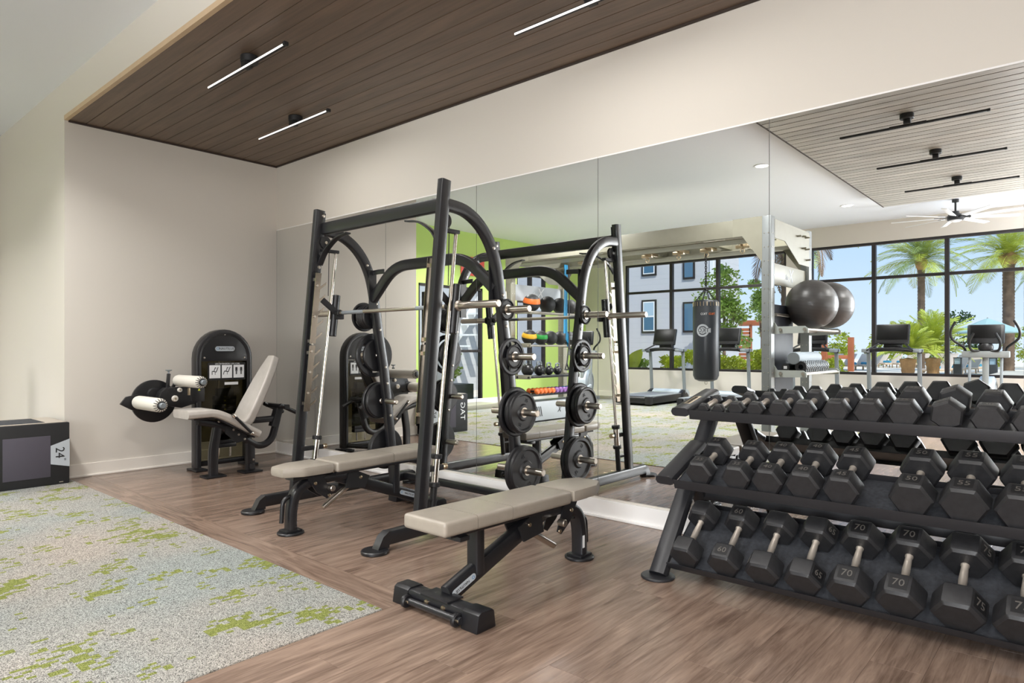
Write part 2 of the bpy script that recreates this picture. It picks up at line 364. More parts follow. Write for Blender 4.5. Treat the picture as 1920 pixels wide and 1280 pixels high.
far = B().box(XE, XR, YF, -5.2, -.012, 0); o = part('floor_plank_field', far, 'woodf', floor, False); o['kind'] = 'stuff'
# carpet
cb = B().box(XL+.01, XE, YF+.01, YE, -.006, .006, .003)
carpet = single('carpet', cb, 'carpet', 'grey speckled carpet with broken lime green patches beside the wood floor', 'carpet', smooth=False)
carpet['kind'] = 'stuff'

# walls
struct('wall_back', B().box(-.1, XR, .0062, .12, 0, HC), 'wall')
struct('wall_alcove_left', B().box(-.1, 0, -D+.1, .0062, 0, HC), 'wall')
struct('wall_left_return', B().box(XL, -.0, -D, -D+.1, 0, HC), 'wall')
struct('wall_bulkhead', B().box(-.0, XR, -D, -D+.1, HW+.035, HC), 'wall')
struct('wall_right', B().box(XR, XR+.1, YF, .1, 0, HC), 'wall')
ceil = struct('ceiling', B().box(XL-.1, XR+.1, YF-.1, .12, HC, HC+.1), 'ceil')
# far wall with two long windows
def wall_holes(axis, c0, c1, a0, a1, z0, z1, holes):
    b = B(); xs = sorted({a0, a1, *[h[0] for h in holes], *[h[1] for h in holes]})
    def bx(p, q, u, v):
        if axis == 1: b.box(p, q, c0, c1, u, v)
        else: b.box(c0, c1, p, q, u, v)
    for p, q in zip(xs, xs[1:]):
        hs = sorted([h for h in holes if h[0] <= p+1e-6 and h[1] >= q-1e-6], key=lambda h: h[2]); z = z0
        for h in hs:
            if h[2] > z+1e-6: bx(p, q, z, h[2])
            z = h[3]
        if z < z1-1e-6: bx(p, q, z, z1)
    return b
WZ0, WZ1, WZM = .69, 3.26, 2.57
wins = [(-1.66, 2.25, [-.42, .73]), (2.73, 9.2, [3.9, 5.1, 6.3, 7.5])]
struct('wall_far', wall_holes(1, YF-.12, YF, XL, XR, 0, HC, [(a, b, WZ0, WZ1) for a, b, _ in wins]), 'wall')
def window(name, a, b, mull, z0, z1, zm, axis=1, c=YF-.06, t=.05):
    f = B()
    def bx(p, q, u, v, tt=t):
        if axis == 1: f.box(p, q, c-tt, c+tt, u, v, .004)
        else: f.box(c-tt, c+tt, p, q, u, v, .004)
    bx(a, b, z0, z0+.05); bx(a, b, z1-.05, z1); bx(a, a+.045, z0, z1); bx(b-.045, b, z0, z1)
    for m in mull: bx(m-.035, m+.035, z0+.05, z1-.05)
    bx(a+.04, b-.04, zm-.028, zm+.028, t*.8)
    w = struct(name, f, 'frame')
    xs = [a]+list(mull)+[b]
    for p, q in zip(xs, xs[1:]):
        for u, v in ((z0, zm), (zm, z1)):
            if axis == 1: g = B().box(p+.03, q-.03, c-.004, c+.004, u+.03, v-.03)
            else: g = B().box(c-.004, c+.004, p+.03, q-.03, u+.03, v-.03)
            part('pane', g, 'glass', w, False)
    return w
window('window_1', *wins[0], WZ0, WZ1, WZM); window('window_2', *wins[1], WZ0, WZ1, WZM)
# green side wall with a tall glazed opening and a smaller window
gh = [(-6.42, -4.6, .06, 2.5), (-8.62, -7.55, .5, 2.95)]
struct('wall_green', wall_holes(0, XL-.12, XL, YF, -4.45, 0, HC, gh), 'green')
struct('wall_left', B().box(XL-.12, XL, -4.45, -D, 0, HC), 'wall')
window('window_3', gh[0][0], gh[0][1], [], .06, 2.5, 1.15, 0, XL-.06); window('window_4', gh[1][0], gh[1][1], [-8.08], .5, 2.95, 2.3, 0, XL-.06)
# baseboards and trims
bb = B().box(0, .014, -D, 0, 0, .125, .003).box(0, .026, -D-.0, 0, 0, .02, .006); struct('baseboard_alcove_left', bb, 'base')
bb = B().box(-.0, XR, -.015, .0062, 0, .128, .003).box(0, XR, -.03, -.01, 0, .02, .006); struct('baseboard_mirror', bb, 'curb')
struct('baseboard_left_return', B().box(XL, 0.012, -D-.014, -D, 0, .125, .003), 'base')
struct('baseboard_green', B().box(XL, XL+.014, YF, -D, 0, .13, .003), 'curb'); struct('baseboard_far', B().box(XL, XR, YF, YF+.014, 0, .13, .003), 'base')
struct('trim_1', B().box(0, XR, -D-.004, -D+.03, HW-.002, HW+.038, .002), 'tan')
struct('trim_2', B().box(0, XR, -.018, 0.0062, HW-.012, HW+.03, .004), 'dark'); struct('trim_3', B().box(0, .02, -D+.03, 0, HW-.016, HW+.03, .004), 'dark')
# alcove plank ceiling
ac = struct('ceiling_alcove', B().box(0, XR, -D+.02, .0, HW+.02, HW+.035), 'gapc')
npl = 15; cw = (D-.03)/npl
cme = B().box(0, XR-.02, .0015, cw-.0035, 0, .018, .003).mesh('ceiling_plank', False); cme.materials.append(M['woodc'])
for i in range(npl): raw('ceiling_plank', cme, None, ac, (.01, -D+.03+i*cw, HW))
# dropped plank ceiling panel over the cardio floor
cx0, cy0, cy1, cz = 4.55, -8.12, -2.25, 3.50
cl = struct('ceiling_panel', B().box(cx0, XR, cy0, cy1, cz+.02, HC), 'wood_glare'); cl['kind'] = 'structure'
struct('trim_4', B().box(cx0-.02, cx0, cy0, cy1, cz-.004, HC, .002), 'dark')
n2 = 40; w2 = (cy1-cy0)/n2
cme2 = B().box(0, XR-cx0-.01, .007, w2-.007, 0, .02, .002).mesh('ceiling_plank', False); cme2.materials.append(M['wood_glare'])
struct('trim_5', B().box(cx0, XR, cy0, cy1, cz+.012, cz+.0195), 'gapc')
for i in range(n2): raw('ceiling_plank', cme2, None, cl, (cx0, cy0+i*w2, cz-.002))

# ================================================================== MIRROR
seams = [0.004, .80, 2.019, 3.233, 4.449, 5.668, 6.873, 8.09, 9.3]
nm = ['at the alcove corner', 'second from the corner, behind the leg machine', 'third from the corner, behind the left smith upright', 'fourth from the corner, behind the smith machine',
      'fifth from the corner, between smith machine and dumbbell rack', 'sixth from the corner, behind the left half of the dumbbell rack', 'seventh from the corner, behind the right half of the dumbbell rack', 'eighth from the corner, beyond the dumbbell rack']
for i in range(8):
    a, b = seams[i]+.0015, seams[i+1]-.0015
    t = thing('wall_mirror', 'tall frameless mirror panel ' + nm[i], 'mirror', ((a+b)/2, 0, .145), 'mirror panels along the alcove wall')
    part('mirror_glass', B().box(a, b, 0.0, .0058, .145, 2.564), 'mirror', t, False)
    part('mirror_clip_rail', B().box(a, b, -.002, .006, 2.564, 2.574), 'curb', t, False)
    part('mirror_edge', B().box(a-.0015, a+.0008, -.0006, .0058, .145, 2.564), 'mirredge', t, False)

# ================================================================== LIGHT FIXTURES
M['lamp_on'] = mat('lit_diffuser', (240, 240, 240), .4, emit=(255, 250, 244), estr=1.0)
M['lamp_off'] = mat('dark_diffuser', (40, 40, 42), .4)
def linear(x0, x1, y, z, zc, lit, label):
    cx = (x0+x1)/2 - .02
    t = thing('linear_ceiling_light', label, 'light', (cx, y, zc), 'linear ceiling lights')
    part('canopy', B().cyl((cx, y+.05, zc-.05), (cx, y+.05, zc), .062, 28, bev=.004), 'blackm', t)
    part('bracket', B().box(cx-.16, cx+.16, y+.004, y+.024, z+.004, z+.022, .003).box(cx-.03, cx+.03, y+.0, y+.06, z+.014, zc-.045, .003), 'blackm', t)
    part('housing', B().box(x0, x1, y-.004, y+.016, z-.002, z+.018, .002), 'blackm', t)
    part('diffuser', B().box(x0+.006, x1-.02, y-.010, y-.004, z-.003, z+.009, .001), 'lamp_on' if lit else 'lamp_off', t)
    if lit: lamp('AREA', 'linear_lamp', ((x0+x1)/2, y+.004, z-.006), 9, (0, 0, 0), (x1-x0-.06, .012), (1, .97, .93))
    part('end_cap', B().box(x1-.02, x1+.004, y-.014, y+.018, z-.005, z+.019, .002), 'blackm', t)
for a in ((2.0, 3.13, -1.683, 'on dark planks near the alcove opening, left one'), (1.11, 2.28, -.80, 'on dark planks above the leg machine corner'), (4.34, 5.52, -.785, 'on dark planks near the mirror, above the dumbbell rack'), (5.25, 6.4, -1.683, 'on dark planks near the opening, above the dumbbell rack')):
    linear(a[0], a[1], a[2], 3.2, HW, True, 'slim lit linear light ' + a[3])
for y, w in ((-3.51, 'nearest the mirror'), (-5.07, 'middle one of the row'), (-6.66, 'farthest towards the windows')):
    linear(5.12, 6.4, y, 3.39, cz, False, 'slim unlit black linear light on the dropped plank panel, ' + w)
for x, y, w in ((3.76, -4.95, 'nearer the mirror'), (3.92, -8.4, 'nearer the windows')):
    t = thing('recessed_downlight', 'small round lit downlight in the white ceiling, ' + w, 'light', (x, y, HC), 'recessed downlights')
    part('trim_ring', B().lathe([(.105, 0), (.105, -.006), (.085, -.008), (.08, -.002)], (x, y, HC), (0, 0, 1), 32), 'white', t)
    M['can'] = M.get('can') or mat('can_lens', (255, 255, 255), .4, emit=(255, 252, 245), estr=4)
    lamp('AREA', 'can_lamp', (x, y, HC-.012), 30, (0, 0, 0), (.12, .12), (1, .97, .93)).data.spread = math.radians(120)
    part('lens', B().cyl((x, y, HC-.004), (x, y, HC-.002), .08, 32), 'can', t)

# ================================================================== SMITH MACHINE
SX = (2.50, 3.95); BARZ, BARY = 1.485, -.91
sm = thing('smith_machine', 'tall black steel smith machine with angled uprights standing against the mirror', 'smith machine', (3.225, -.8, 0))
def upy(z): return -1.245 + (z-.1)*(.215/2.19)          # y of the front upright at height z
rear = [(-.29, .10), (-.325, .45), (-.395, 1.02), (-.465, 1.40), (-.515, 1.70), (-.56, 1.85), (-.63, 1.97), (-.73, 2.065), (-.86, 2.125), (-1.02, 2.14)]
def reary(z):
    for (a, za), (b, zb) in zip(rear, rear[1:]):
        if za <= z <= zb: return a+(b-a)*(z-za)/(zb-za)
    return rear[0][0]
for x in SX:
    s = 1 if x > 3 else -1
    part('front_upright', B().rtube([(x, upy(.1), .1), (x, upy(2.295), 2.295)], .055, .082, r=.013), 'black', sm)
    part('rear_upright', B().rtube([(x, a, z) for a, z in rear[:3]] + smooth_path([(x, a, z) for a, z in rear[3:]], 4), .055, .08, r=.013), 'black', sm)
    b = B().rtube([(x, -1.50, .075), (x, -.10, .075)], .06, .085, r=.012)
    b.prism([(-1.50, .033), (-1.50, .117), (-1.545, .09), (-1.585, .02), (-1.50, .02)], 0, x-.03, x+.03)
    b.prism([(-.10, .117), (-.10, .033), (-.075, .02), (-.03, .02), (-.07, .1)], 0, x-.03, x+.03)
    part('base_rail', b, 'black', sm)
    part('foot_pad', B().cyl((x, -1.585, 0), (x, -1.585, .022), .082, 24, bev=.005), 'black2', sm)
    part('foot_pad', B().cyl((x, -.10, 0), (x, -.10, .022), .07, 24, bev=.005), 'black2', sm)
    # guide rod, spring cup, top bracket
    xi = x - s*.03
    ry = lambda z: -.898 - (1.964-z)*(.193/1.633)
    part('guide_rod', B().tube([(xi, ry(.10), .10), (xi, ry(1.975), 1.975)], .0125, 14), 'chrome', sm)
    part('rod_bracket', B().box(xi-.02, xi+.02, upy(1.97)+.03, ry(1.97)+.02, 1.965, 1.99, .004), 'blackm', sm)
    part('spring_sleeve', B().cyl((xi, ry(.33), .33), (xi, ry(.50), .50), .024, 20), 'chrome', sm)
    b = B()
    for z in (.32, .50): b.cyl((xi, ry(z-.012), z-.012), (xi, ry(z+.018), z+.018), .037, 20, bev=.004)
    b.cyl((xi, ry(.11), .11), (xi, ry(.32), .32), .022, 18)
    part('spring_collar', b, 'blackm', sm)
    part('rod_clip', B().box(xi-.015, xi+.015, upy(.3)+.03, ry(.3)+.01, .225, .24, .003), 'blackm', sm)
    b = B().box(xi-.012, xi+.012, upy(.46)-.0, ry(.46)+.06, .41, .445, .004)
    part('safety_stop', b, 'blackm', sm); part('stop_knob', B().cyl((xi+s*.0, ry(.43)+.06, .43), (xi, ry(.43)+.095, .43), .02, 16, bev=.005), 'zinc', sm)
    # cable and pulley
    part('pulley', B().lathe([(0, -.012), (.05, -.012), (.046, -.004), (.046, .004), (.05, .012), (0, .012)], (xi, upy(2.05)+.055, 2.04), (1, 0, 0), 28), 'black2', sm)
    part('pulley_bolt', B().cyl((xi+.012, upy(2.05)+.055, 2.04), (xi+.02, upy(2.05)+.055, 2.04), .012, 12), 'chrome', sm)
    part('cable', B().tube([(xi, upy(2.0)+.10, 2.04), (xi, ry(1.62)-.03, 1.62)], .003, 8), 'blackm', sm)
    # catch plate with hooked teeth along the front upright
    b = B(); xc = x-s*.0
    for z0, z1 in ((.72, 1.225), (1.24, 1.79)):
        pts = [(upy(z0)-.03, z0), (upy(z0)+.02, z0)]
        z = z0+.03
        while z < z1-.03:
            y0 = upy(z)+.02; pts += [(y0, z), (y0+.05, z+.04), (y0+.056, z+.062), (y0+.046, z+.052), (y0+.0, z+.022)]; z += .098
        pts += [(upy(z1)+.02, z1), (upy(z1)-.03, z1)]
        b.prism(pts, 0, x-s*.075-.0025, x-s*.075+.0025)
    for z in (.78, 1.17, 1.26, 1.74): b.box(min(x-s*.027, x-s*.075), max(x-s*.027, x-s*.075), upy(z)-.02, upy(z)+.01, z-.012, z+.012)
    part('catch_plate', b, 'plate', sm)
    b = B()
    for z in (.86, 1.02, 1.18, 1.235, 1.45, 1.69): b.cyl((x-s*.076, upy(z)-.01, z), (x-s*.085, upy(z)-.01, z), .009, 10)
    part('bolt', b, 'steel', sm)
    for z in (1.90, 1.58, 1.36, 1.04, .90, .62): part('bolt', B().lathe([(.012, 0), (.010, .006), (0, .009)], (x+.0275, reary(z), z), (1, 0, 0), 12), 'steel', sm)
    for z in (2.25, 1.84): part('bolt', B().lathe([(.014, 0), (.012, .006), (0, .009)], (x+.033 if s < 0 else x-.03, upy(z)+.02, z), (1 if s < 0 else -1, 0, 0), 12), 'steel', sm)
    part('mounting_plate', B().rtube([(x-s*.03, upy(1.80)+.005, 1.80), (x-s*.03, upy(2.29)+.005, 2.275)], .006, .07, r=.003), 'black', sm)
    # curved gusset under the top crossbar
    g = smooth_path([(x-s*.03, -1.045, 1.86), (x-s*.10, -1.035, 1.965), (x-s*.24, -1.03, 2.05), (x-s*.38, -1.025, 2.075)], 4)
    part('curved_gusset', B().rtube(g, .05, .012, up=(0, 1, 0), r=.004), 'black', sm)
    # lower attachment of the bent rear bar
    part('bar_gusset', B().rtube([(x-s*.02, -.535, 1.84), (x-s*.10, -.53, 1.845), (x-s*.17, -.525, 1.845)], .012, .04, up=(0, 1, 0), r=.004).prism([(x-s*.028, 1.50), (x-s*.028, 1.86), (x-s*.036, 1.86), (x-s*.036, 1.50)], 1, -.575, -.50), 'black', sm)
    for (z, y, two) in ((1.475, -.48, 0), (1.143, -.43, 0), (.748, -.39, 1), (.325, -.325, 1)):
        part('plate_horn', B().cyl((x+s*.025, y, z), (x+s*.262, y, z), .0245, 20, bev=.004), 'steel', sm)
        part('horn_flange', B().lathe([(.034, 0), (.034, .006), (.027, .012)], (x+s*.027, y, z), (s, 0, 0), 20), 'blackm', sm)
        if two: part('plate_horn', B().cyl((x-s*.025, y, z), (x-s*.17, y, z), .0235, 20, bev=.008), 'steel', sm)
part('top_crossbar', B().rtube([(SX[0]+.025, -1.0, 2.15), (SX[1]-.025, -1.0, 2.15)], .055, .095, up=(0, 1, 0), r=.014), 'black', sm)
gp = fillet([(SX[0]+.02, -.52, 1.62), (SX[0]+.30, -.52, 1.875), (SX[1]-.32, -.52, 1.875), (SX[1]-.02, -.52, 1.62)], .16, 6)
part('bent_crossbar', B().rtube(gp, .055, .085, up=(0, 1, 0), r=.014), 'black', sm)
part('rear_tie', B().rtube([(SX[0], -.17, .075), (SX[1], -.17, .075)], .05, .06, up=(0, 1, 0)), 'black', sm)
# horns low on the front of the right base rail
for yy in (-1.18, -1.06): part('storage_peg', B().cyl((SX[1]-.03, yy, .075), (SX[1]-.15, yy, .075), .013, 14, bev=.003), 'zinc', sm)
# the bar with its carriages is the machine's moving part
bar = part('barbell', B().tube([(SX[0]+.06, BARY, BARZ), (SX[1]-.06, BARY, BARZ)], .014, 16, up=(0, 0, 1)), 'steel', sm)
for s, x in ((-1, SX[0]), (1, SX[1])):
    xi = x - s*.03; xo = x+s*.005
    part('bar_sleeve', B().lathe([(0, 0), (.036, 0), (.036, .008), (.0245, .016), (.0245, .358), (.021, .364), (0, .364)], (xo, BARY, BARZ), (s, 0, 0), 24), 'steel', bar)
    part('bar_carriage', B().cyl((xi, BARY-.022, 1.30), (xi, BARY+.018, 1.63), .031, 20, bev=.003), 'black2', bar)
    part('knurled_grip', B().tube([(x-s*.14, BARY, BARZ), (x-s*.42, BARY, BARZ)], .0148, 16, up=(0, 0, 1)), 'silver', bar)
    part('catch_hook', B().rtube([(x-s*.06, BARY-.0, BARZ+.0), (x-s*.055, BARY-.13, BARZ+.10)], .012, .05, r=.005), 'blackm', bar)
    part('bearing_housing', B().cyl((x-s*.05, BARY, BARZ), (x-s*.11, BARY, BARZ), .026, 16, bev=.005).box(x-s*.07-.02, x-s*.07+.02, BARY-.02, BARY+.05, BARZ-.05, BARZ+.02, .006), 'blackm', bar)

# ------------------------------------------------------------------ weight plates
def plate_proto(R, T, kind):
    """axis along +x, outer face at +x"""
    if kind == 'solid':
        b = B().lathe([(.026, 0), (R-.01, 0), (R, .008), (R, T-.008), (R-.01, T), (R*.86, T), (R*.80, T*.62), (R*.42, T*.62), (R*.36, T*.95), (.026, T*.95), (.026, 0)], (0, 0, 0), (1, 0, 0), 40)
    else:
        b = B().lathe([(R*.80, 0), (R-.006, 0), (R, .007), (R, T-.007), (R-.008, T), (R*.82, T), (R*.80, T-.01), (R*.80, 0)], (0, 0, 0), (1, 0, 0), 40)
        b.lathe([(.026, 0), (R*.46, .002), (R*.50, T*.5), (R*.44, T*.9), (.026, T*.95), (.026, 0)], (0, 0, 0), (1, 0, 0), 32)
        for k in range(3):
            a = 2*math.pi*k/3 + .52; w = .42
            p = [(R*.42*math.cos(a-w), R*.42*math.sin(a-w)), (R*.82*math.cos(a-w), R*.82*math.sin(a-w)), (R*.86*math.cos(a), R*.86*math.sin(a)), (R*.82*math.cos(a+w), R*.82*math.sin(a+w)), (R*.42*math.cos(a+w), R*.42*math.sin(a+w))]
            b.prism(p, 0, .003, T*.7)
    return b
PL = {}
def plate(s, xi, y, z, R, T, kind, label, rot=0, num=None):
    """inner face at xi, pointing outwards s"""
    t = thing('weight_plate', label, 'weight plate', (xi, y, z), 'weight plates on the smith machine horns', 0 if s > 0 else math.pi)
    key = (R, T, kind)
    if key not in PL:
        PL[key] = (plate_proto(R, T, kind).mesh('plate_body'), B().lathe([(.0255, T*.2), (.0255, T+.001), (.036, T+.001), (.036, T*.9), (.036, T*.2)], (0, 0, 0), (1, 0, 0), 24).mesh('hub_ring'))
        PL[key][0].materials.append(M['iron']); PL[key][1].materials.append(M['steel'])
    o = raw('plate_body', PL[key][0], None, t); o.rotation_euler = (rot, 0, 0)
    raw('hub_ring', PL[key][1], None, t)
    if num and s > 0:
        for a in (0, math.pi):
            r = R*.60; up = Vector((0, -math.sin(a+rot), math.cos(a+rot))); rt = Vector((0, math.cos(a+rot), math.sin(a+rot)))
            c = B(); 
            text('weight_number', num, R*.24, 'blackm', t, Vector((xi+T*.63, y, z))+up*r, rt, up, .002)
    return t
xr = SX[1]+.042
plate(1, xr+.0, -.48, 1.475-.0, .078, .024, 'solid', 'smallest black plate, alone on the top horn of the right smith upright', .3, None)
plate(1, xr, -.43, 1.143, .134, .026, 'grip', 'black three-hole grip plate on the second horn of the right smith upright', .2)
plate(1, xr+.027, -.43, 1.143, .085, .02, 'solid', 'small black plate in front of the grip plate, second horn on the right smith upright')
plate(1, xr, -.39, .748, .178, .03, 'solid', 'innermost large black plate on the third horn of the right smith upright', .1)
plate(1, xr+.032, -.39, .748, .150, .034, 'solid', 'middle black plate on the third horn of the right smith upright', .5)
plate(1, xr+.068, -.39, .748, .148, .03, 'solid', 'outermost numbered black plate on the third horn of the right smith upright', -.4, '35')
plate(1, xr, -.325, .325, .178, .036, 'solid', 'inner large black plate on the lowest horn of the right smith upright', .7)
plate(1, xr+.038, -.325, .325, .175, .036, 'solid', 'outer large black plate marked 45 on the lowest horn of the right smith upright', .35, '45')
xl_ = SX[0]-.042
ords = ['innermost', 'second', 'third', 'fourth', 'outermost']
for k in range(5):
    plate(-1, xl_-k*.028, -.48, 1.475, (.100, .104, .104, .106, .126)[k], .025, 'solid' if k < 4 else 'grip', ords[k] + ' of the small black plates on the top horn of the left smith upright', k*.4)
plate(-1, xl_, -.43, 1.143, .14, .03, 'solid', 'inner black plate on the second horn of the left smith upright')
plate(-1, xl_-.034, -.43, 1.143, .19, .034, 'grip', 'large black open grip plate on the second horn of the left smith upright', .6)
plate(-1, xl_, -.39, .748, .15, .034, 'solid', 'inner black plate on the third horn of the left smith upright')
plate(-1, xl_-.038, -.39, .748, .16, .032, 'grip', 'outer black grip plate on the third horn of the left smith upright', .3)
plate(-1, xl_, -.325, .325, .178, .036, 'solid', 'inner large black plate on the lowest horn of the left smith upright')
plate(-1, xl_-.04, -.325, .325, .16, .034, 'solid', 'outer black plate on the lowest horn of the left smith upright')

# ================================================================== BENCHES
def pad_prism(pts, z0, z1, bev, zt=None):
    b = B(); b.prism(pts, 2, z0, z1, bev); return b
def bench(cx, yf, d, label, cat='bench'):
    """cx axis, yf arch foot, d=+1: crossbar lies in +y from the foot"""
    t = thing('weight_bench', label, cat, (cx, yf+d*.54, 0), 'adjustable weight benches')
    Y = lambda s: yf + d*s
    def pp(name, pts, m): pass
    # pads
    def quad(s0, s1, w0, w1): return [(cx-w0/2, Y(s0)), (cx+w0/2, Y(s0)), (cx+w1/2, Y(s1)), (cx-w1/2, Y(s1))]
    hp = [(cx-.075, Y(-.09)), (cx+.075, Y(-.09)), (cx+.135, Y(.03)), (cx+.14, Y(.25)), (cx-.14, Y(.25)), (cx-.135, Y(.03))]
    b = B().prism(hp, 2, .378, .442, .02)
    part('seat_pad', b, 'vinyl', t)
    b = B(); z = lambda s: .375+(s-.27)*.012
    for s0, s1 in ((.272, .745), (.749, .985), (.989, 1.19)):
        t_ = bmesh.new()
        c = [(cx-.14, Y(s0), z(s0)), (cx+.14, Y(s0), z(s0)), (cx+.14, Y(s1), z(s1)), (cx-.14, Y(s1), z(s1))]
        lo = [t_.verts.new(v) for v in c]; hi = [t_.verts.new((v[0], v[1], v[2]+.068)) for v in c]
        t_.faces.new(lo[::-1]); t_.faces.new(hi)
        for i in range(4): t_.faces.new((lo[i], lo[(i+1) % 4], hi[(i+1) % 4], hi[i]))
        bmesh.ops.recalc_face_normals(t_, faces=t_.faces)
        end = {}
        ed = [e for e in t_.edges if abs(e.verts[0].co.x-e.verts[1].co.x) < .01 or (abs(e.verts[0].co.z-e.verts[1].co.z) < .02 and abs(e.verts[0].co.y-e.verts[1].co.y) < .001 and ((s0 < .3 and abs(e.verts[0].co.y-Y(s0)) < .01) or (s1 > 1.1 and abs(e.verts[0].co.y-Y(s1)) < .01)))]
        ed = [e for e in ed if not (abs(e.verts[0].co.z-e.verts[1].co.z) > .03 and not ((s0 < .3 and abs(e.verts[0].co.y-Y(s0)) < .01) or (s1 > 1.1 and abs(e.verts[0].co.y-Y(s1)) < .01)))]
        bmesh.ops.bevel(t_, geom=ed, offset=.02, segments=4, affect='EDGES', profile=.6)
        b.join(t_)
    part('back_pad', b, 'vinyl', t)
    part('back_rail', B().rtube([(cx, Y(.30), .358), (cx, Y(1.10), .366)], .16, .022, r=.005).box(cx-.10, cx+.10, min(Y(1.0), Y(1.06)), max(Y(1.0), Y(1.06)), .335, .357, .004), 'black', t)
    part('seat_rail', B().rtube([(cx, Y(.0), .362), (cx, Y(.24), .362)], .10, .03, r=.005), 'black', t)
    # frame
    arch = [(cx, Y(.42), .325)] + smooth_path([(cx, Y(.30), .325), (cx, Y(.14), .315), (cx, Y(.05), .265), (cx, Y(.015), .16), (cx, Y(.01), .03)], 5)
    part('arch_leg', B().rtube(arch, .085, .06, r=.02), 'black', t)
    part('spine_beam', B().rtube([(cx, Y(.36), .325), (cx, Y(1.05), .075)], .055, .085, r=.012), 'black', t)
    part('support_post', B().rtube([(cx, Y(.86), .13), (cx, Y(.86), .352)], .075, .055, up=(1, 0, 0), r=.012), 'black', t)
    part('crossbar', B().rtube([(cx-.24, Y(1.08), .05), (cx+.24, Y(1.08), .05)], .085, .055, up=(0, 1, 0), r=.012), 'black', t)
    part('mount_plate', B().box(cx-.09, cx+.09, min(Y(1.03), Y(1.13)), max(Y(1.03), Y(1.13)), .0775, .086, .003), 'black', t)
    for s in (-1, 1):
        part('end_shoe', B().prism([(Y(1.02), 0), (Y(1.14), 0), (Y(1.128), .075), (Y(1.11), .085), (Y(1.045), .085), (Y(1.03), .075)], 0, cx+s*.23-.05, cx+s*.23+.05, .006), 'black2', t)
        part('transport_wheel', B().lathe([(0, -.012), (.024, -.012), (.03, -.006), (.03, .006), (.024, .012), (0, .012)], (cx+s*.165, Y(1.15), .036), (1, 0, 0), 20), 'black2', t)
        part('wheel_bolt', B().cyl((cx+s*.165-.024, Y(1.15), .036), (cx+s*.165+.024, Y(1.15), .036), .010, 12, bev=.003), 'zinc', t)
        part('bolt', B().lathe([(.013, 0), (.011, .006), (0, .009)], (cx+s*.055, Y(1.123), .05), (0, d, 0), 12), 'zinc', t)
    part('axle_bar', B().tube([(cx-.19, Y(1.143), .036), (cx+.19, Y(1.143), .036)], .016, 14, up=(0, 0, 1)), 'black', t)
    part('foot_plate', B().cyl((cx, Y(.01), 0), (cx, Y(.01), .016), .085, 28, bev=.004).box(cx-.05, cx+.05, min(Y(-.045), Y(.065)), max(Y(-.045), Y(.065)), .014, .03, .005), 'black2', t)
    # adjustment ladder
    part('adjust_rod', B().cyl((cx+.0, Y(.50), .27), (cx, Y(.25), .125), .018, 16, bev=.003), 'steel', t)
    part('adjust_bracket', B().prism([(Y(.40), .24), (Y(.56), .22), (Y(.60), .30), (Y(.50), .345), (Y(.42), .34)], 0, cx-.05, cx-.04).prism([(Y(.40), .24), (Y(.56), .22), (Y(.60), .30), (Y(.50), .345), (Y(.42), .34)], 0, cx+.04, cx+.05), 'blackm', t)
    part('seat_bracket', B().prism([(Y(.10), .355), (Y(.22), .355), (Y(.285), .215), (Y(.25), .195), (Y(.17), .25)], 0, cx-.052, cx-.044).prism([(Y(.10), .355), (Y(.22), .355), (Y(.285), .215), (Y(.25), .195), (Y(.17), .25)], 0, cx+.044, cx+.052), 'black', t)
    for s, zz in ((.265, .215), (.16, .31), (.52, .30), (.30, .372)):
        for q in (-1, 1): part('bolt', B().lathe([(.012, 0), (.010, .006), (0, .009)], (cx+q*.052, Y(s), zz), (q, 0, 0), 12), 'zinc', t)
    part('carry_handle', B().tube(fillet([(cx, Y(.08), .25), (cx, Y(-.045), .235), (cx, Y(-.055), .08)], .05), .014, 12), 'black2', t)
    part('pop_pin', B().cyl((cx+.05, Y(.27), .265), (cx+.095, Y(.27), .265), .02, 16, bev=.004), 'steel', t)
    # label plate on the spine
    c0, c1 = Vector((cx+.0285, Y(.905), .128)), Vector((cx+.0285, Y(1.025), .0845)); ax = (c1-c0).normalized(); up = Vector((0, -ax.z, ax.y))
    if up.z < 0: up = -up
    b = B(); pts = []
    for k in range(9): a = math.pi/2+math.pi*k/8; pts.append(c0 + ax*(.016*math.cos(a)) + up*(.016*math.sin(a)))
    for k in range(9): a = -math.pi/2+math.pi*k/8; pts.append(c1 + ax*(.016*math.cos(a)) + up*(.016*math.sin(a)))
    n = len(pts); b.add(pts+[p+Vector((.0015, 0, 0)) for p in pts], [list(range(n))[::-1], list(range(n, 2*n))]+[[i, (i+1) % n, n+(i+1) % n, n+i] for i in range(n)])
    np_ = part('name_plate', b, 'greyp', t, label='grey oval maker plate')
    tu = Vector((1, 0, 0)).cross(ax)          # lettering starts at the emblem end and runs down the beam
    text('plate_lettering', 'NAUTILUS', .0195, 'inkb', np_, (c0+c1)/2+Vector((.002, 0, 0))+ax*.012, ax, tu, .0004)
    text('plate_emblem', 'O', .024, 'blue', np_, c0+Vector((.002, 0, 0))+ax*.002, ax, tu, .0004)
    if d < 0: part('warning_sticker', B().box(cx+.0432, cx+.0442, Y(.04), Y(.025) if d > 0 else Y(.02), .07, .14), 'white', t)
    return t
bench(4.90, -.85, -1, 'taupe padded bench standing alone in front, right of the smith machine')
bench(3.20, -1.70, 1, 'taupe padded bench standing inside the smith machine frame')

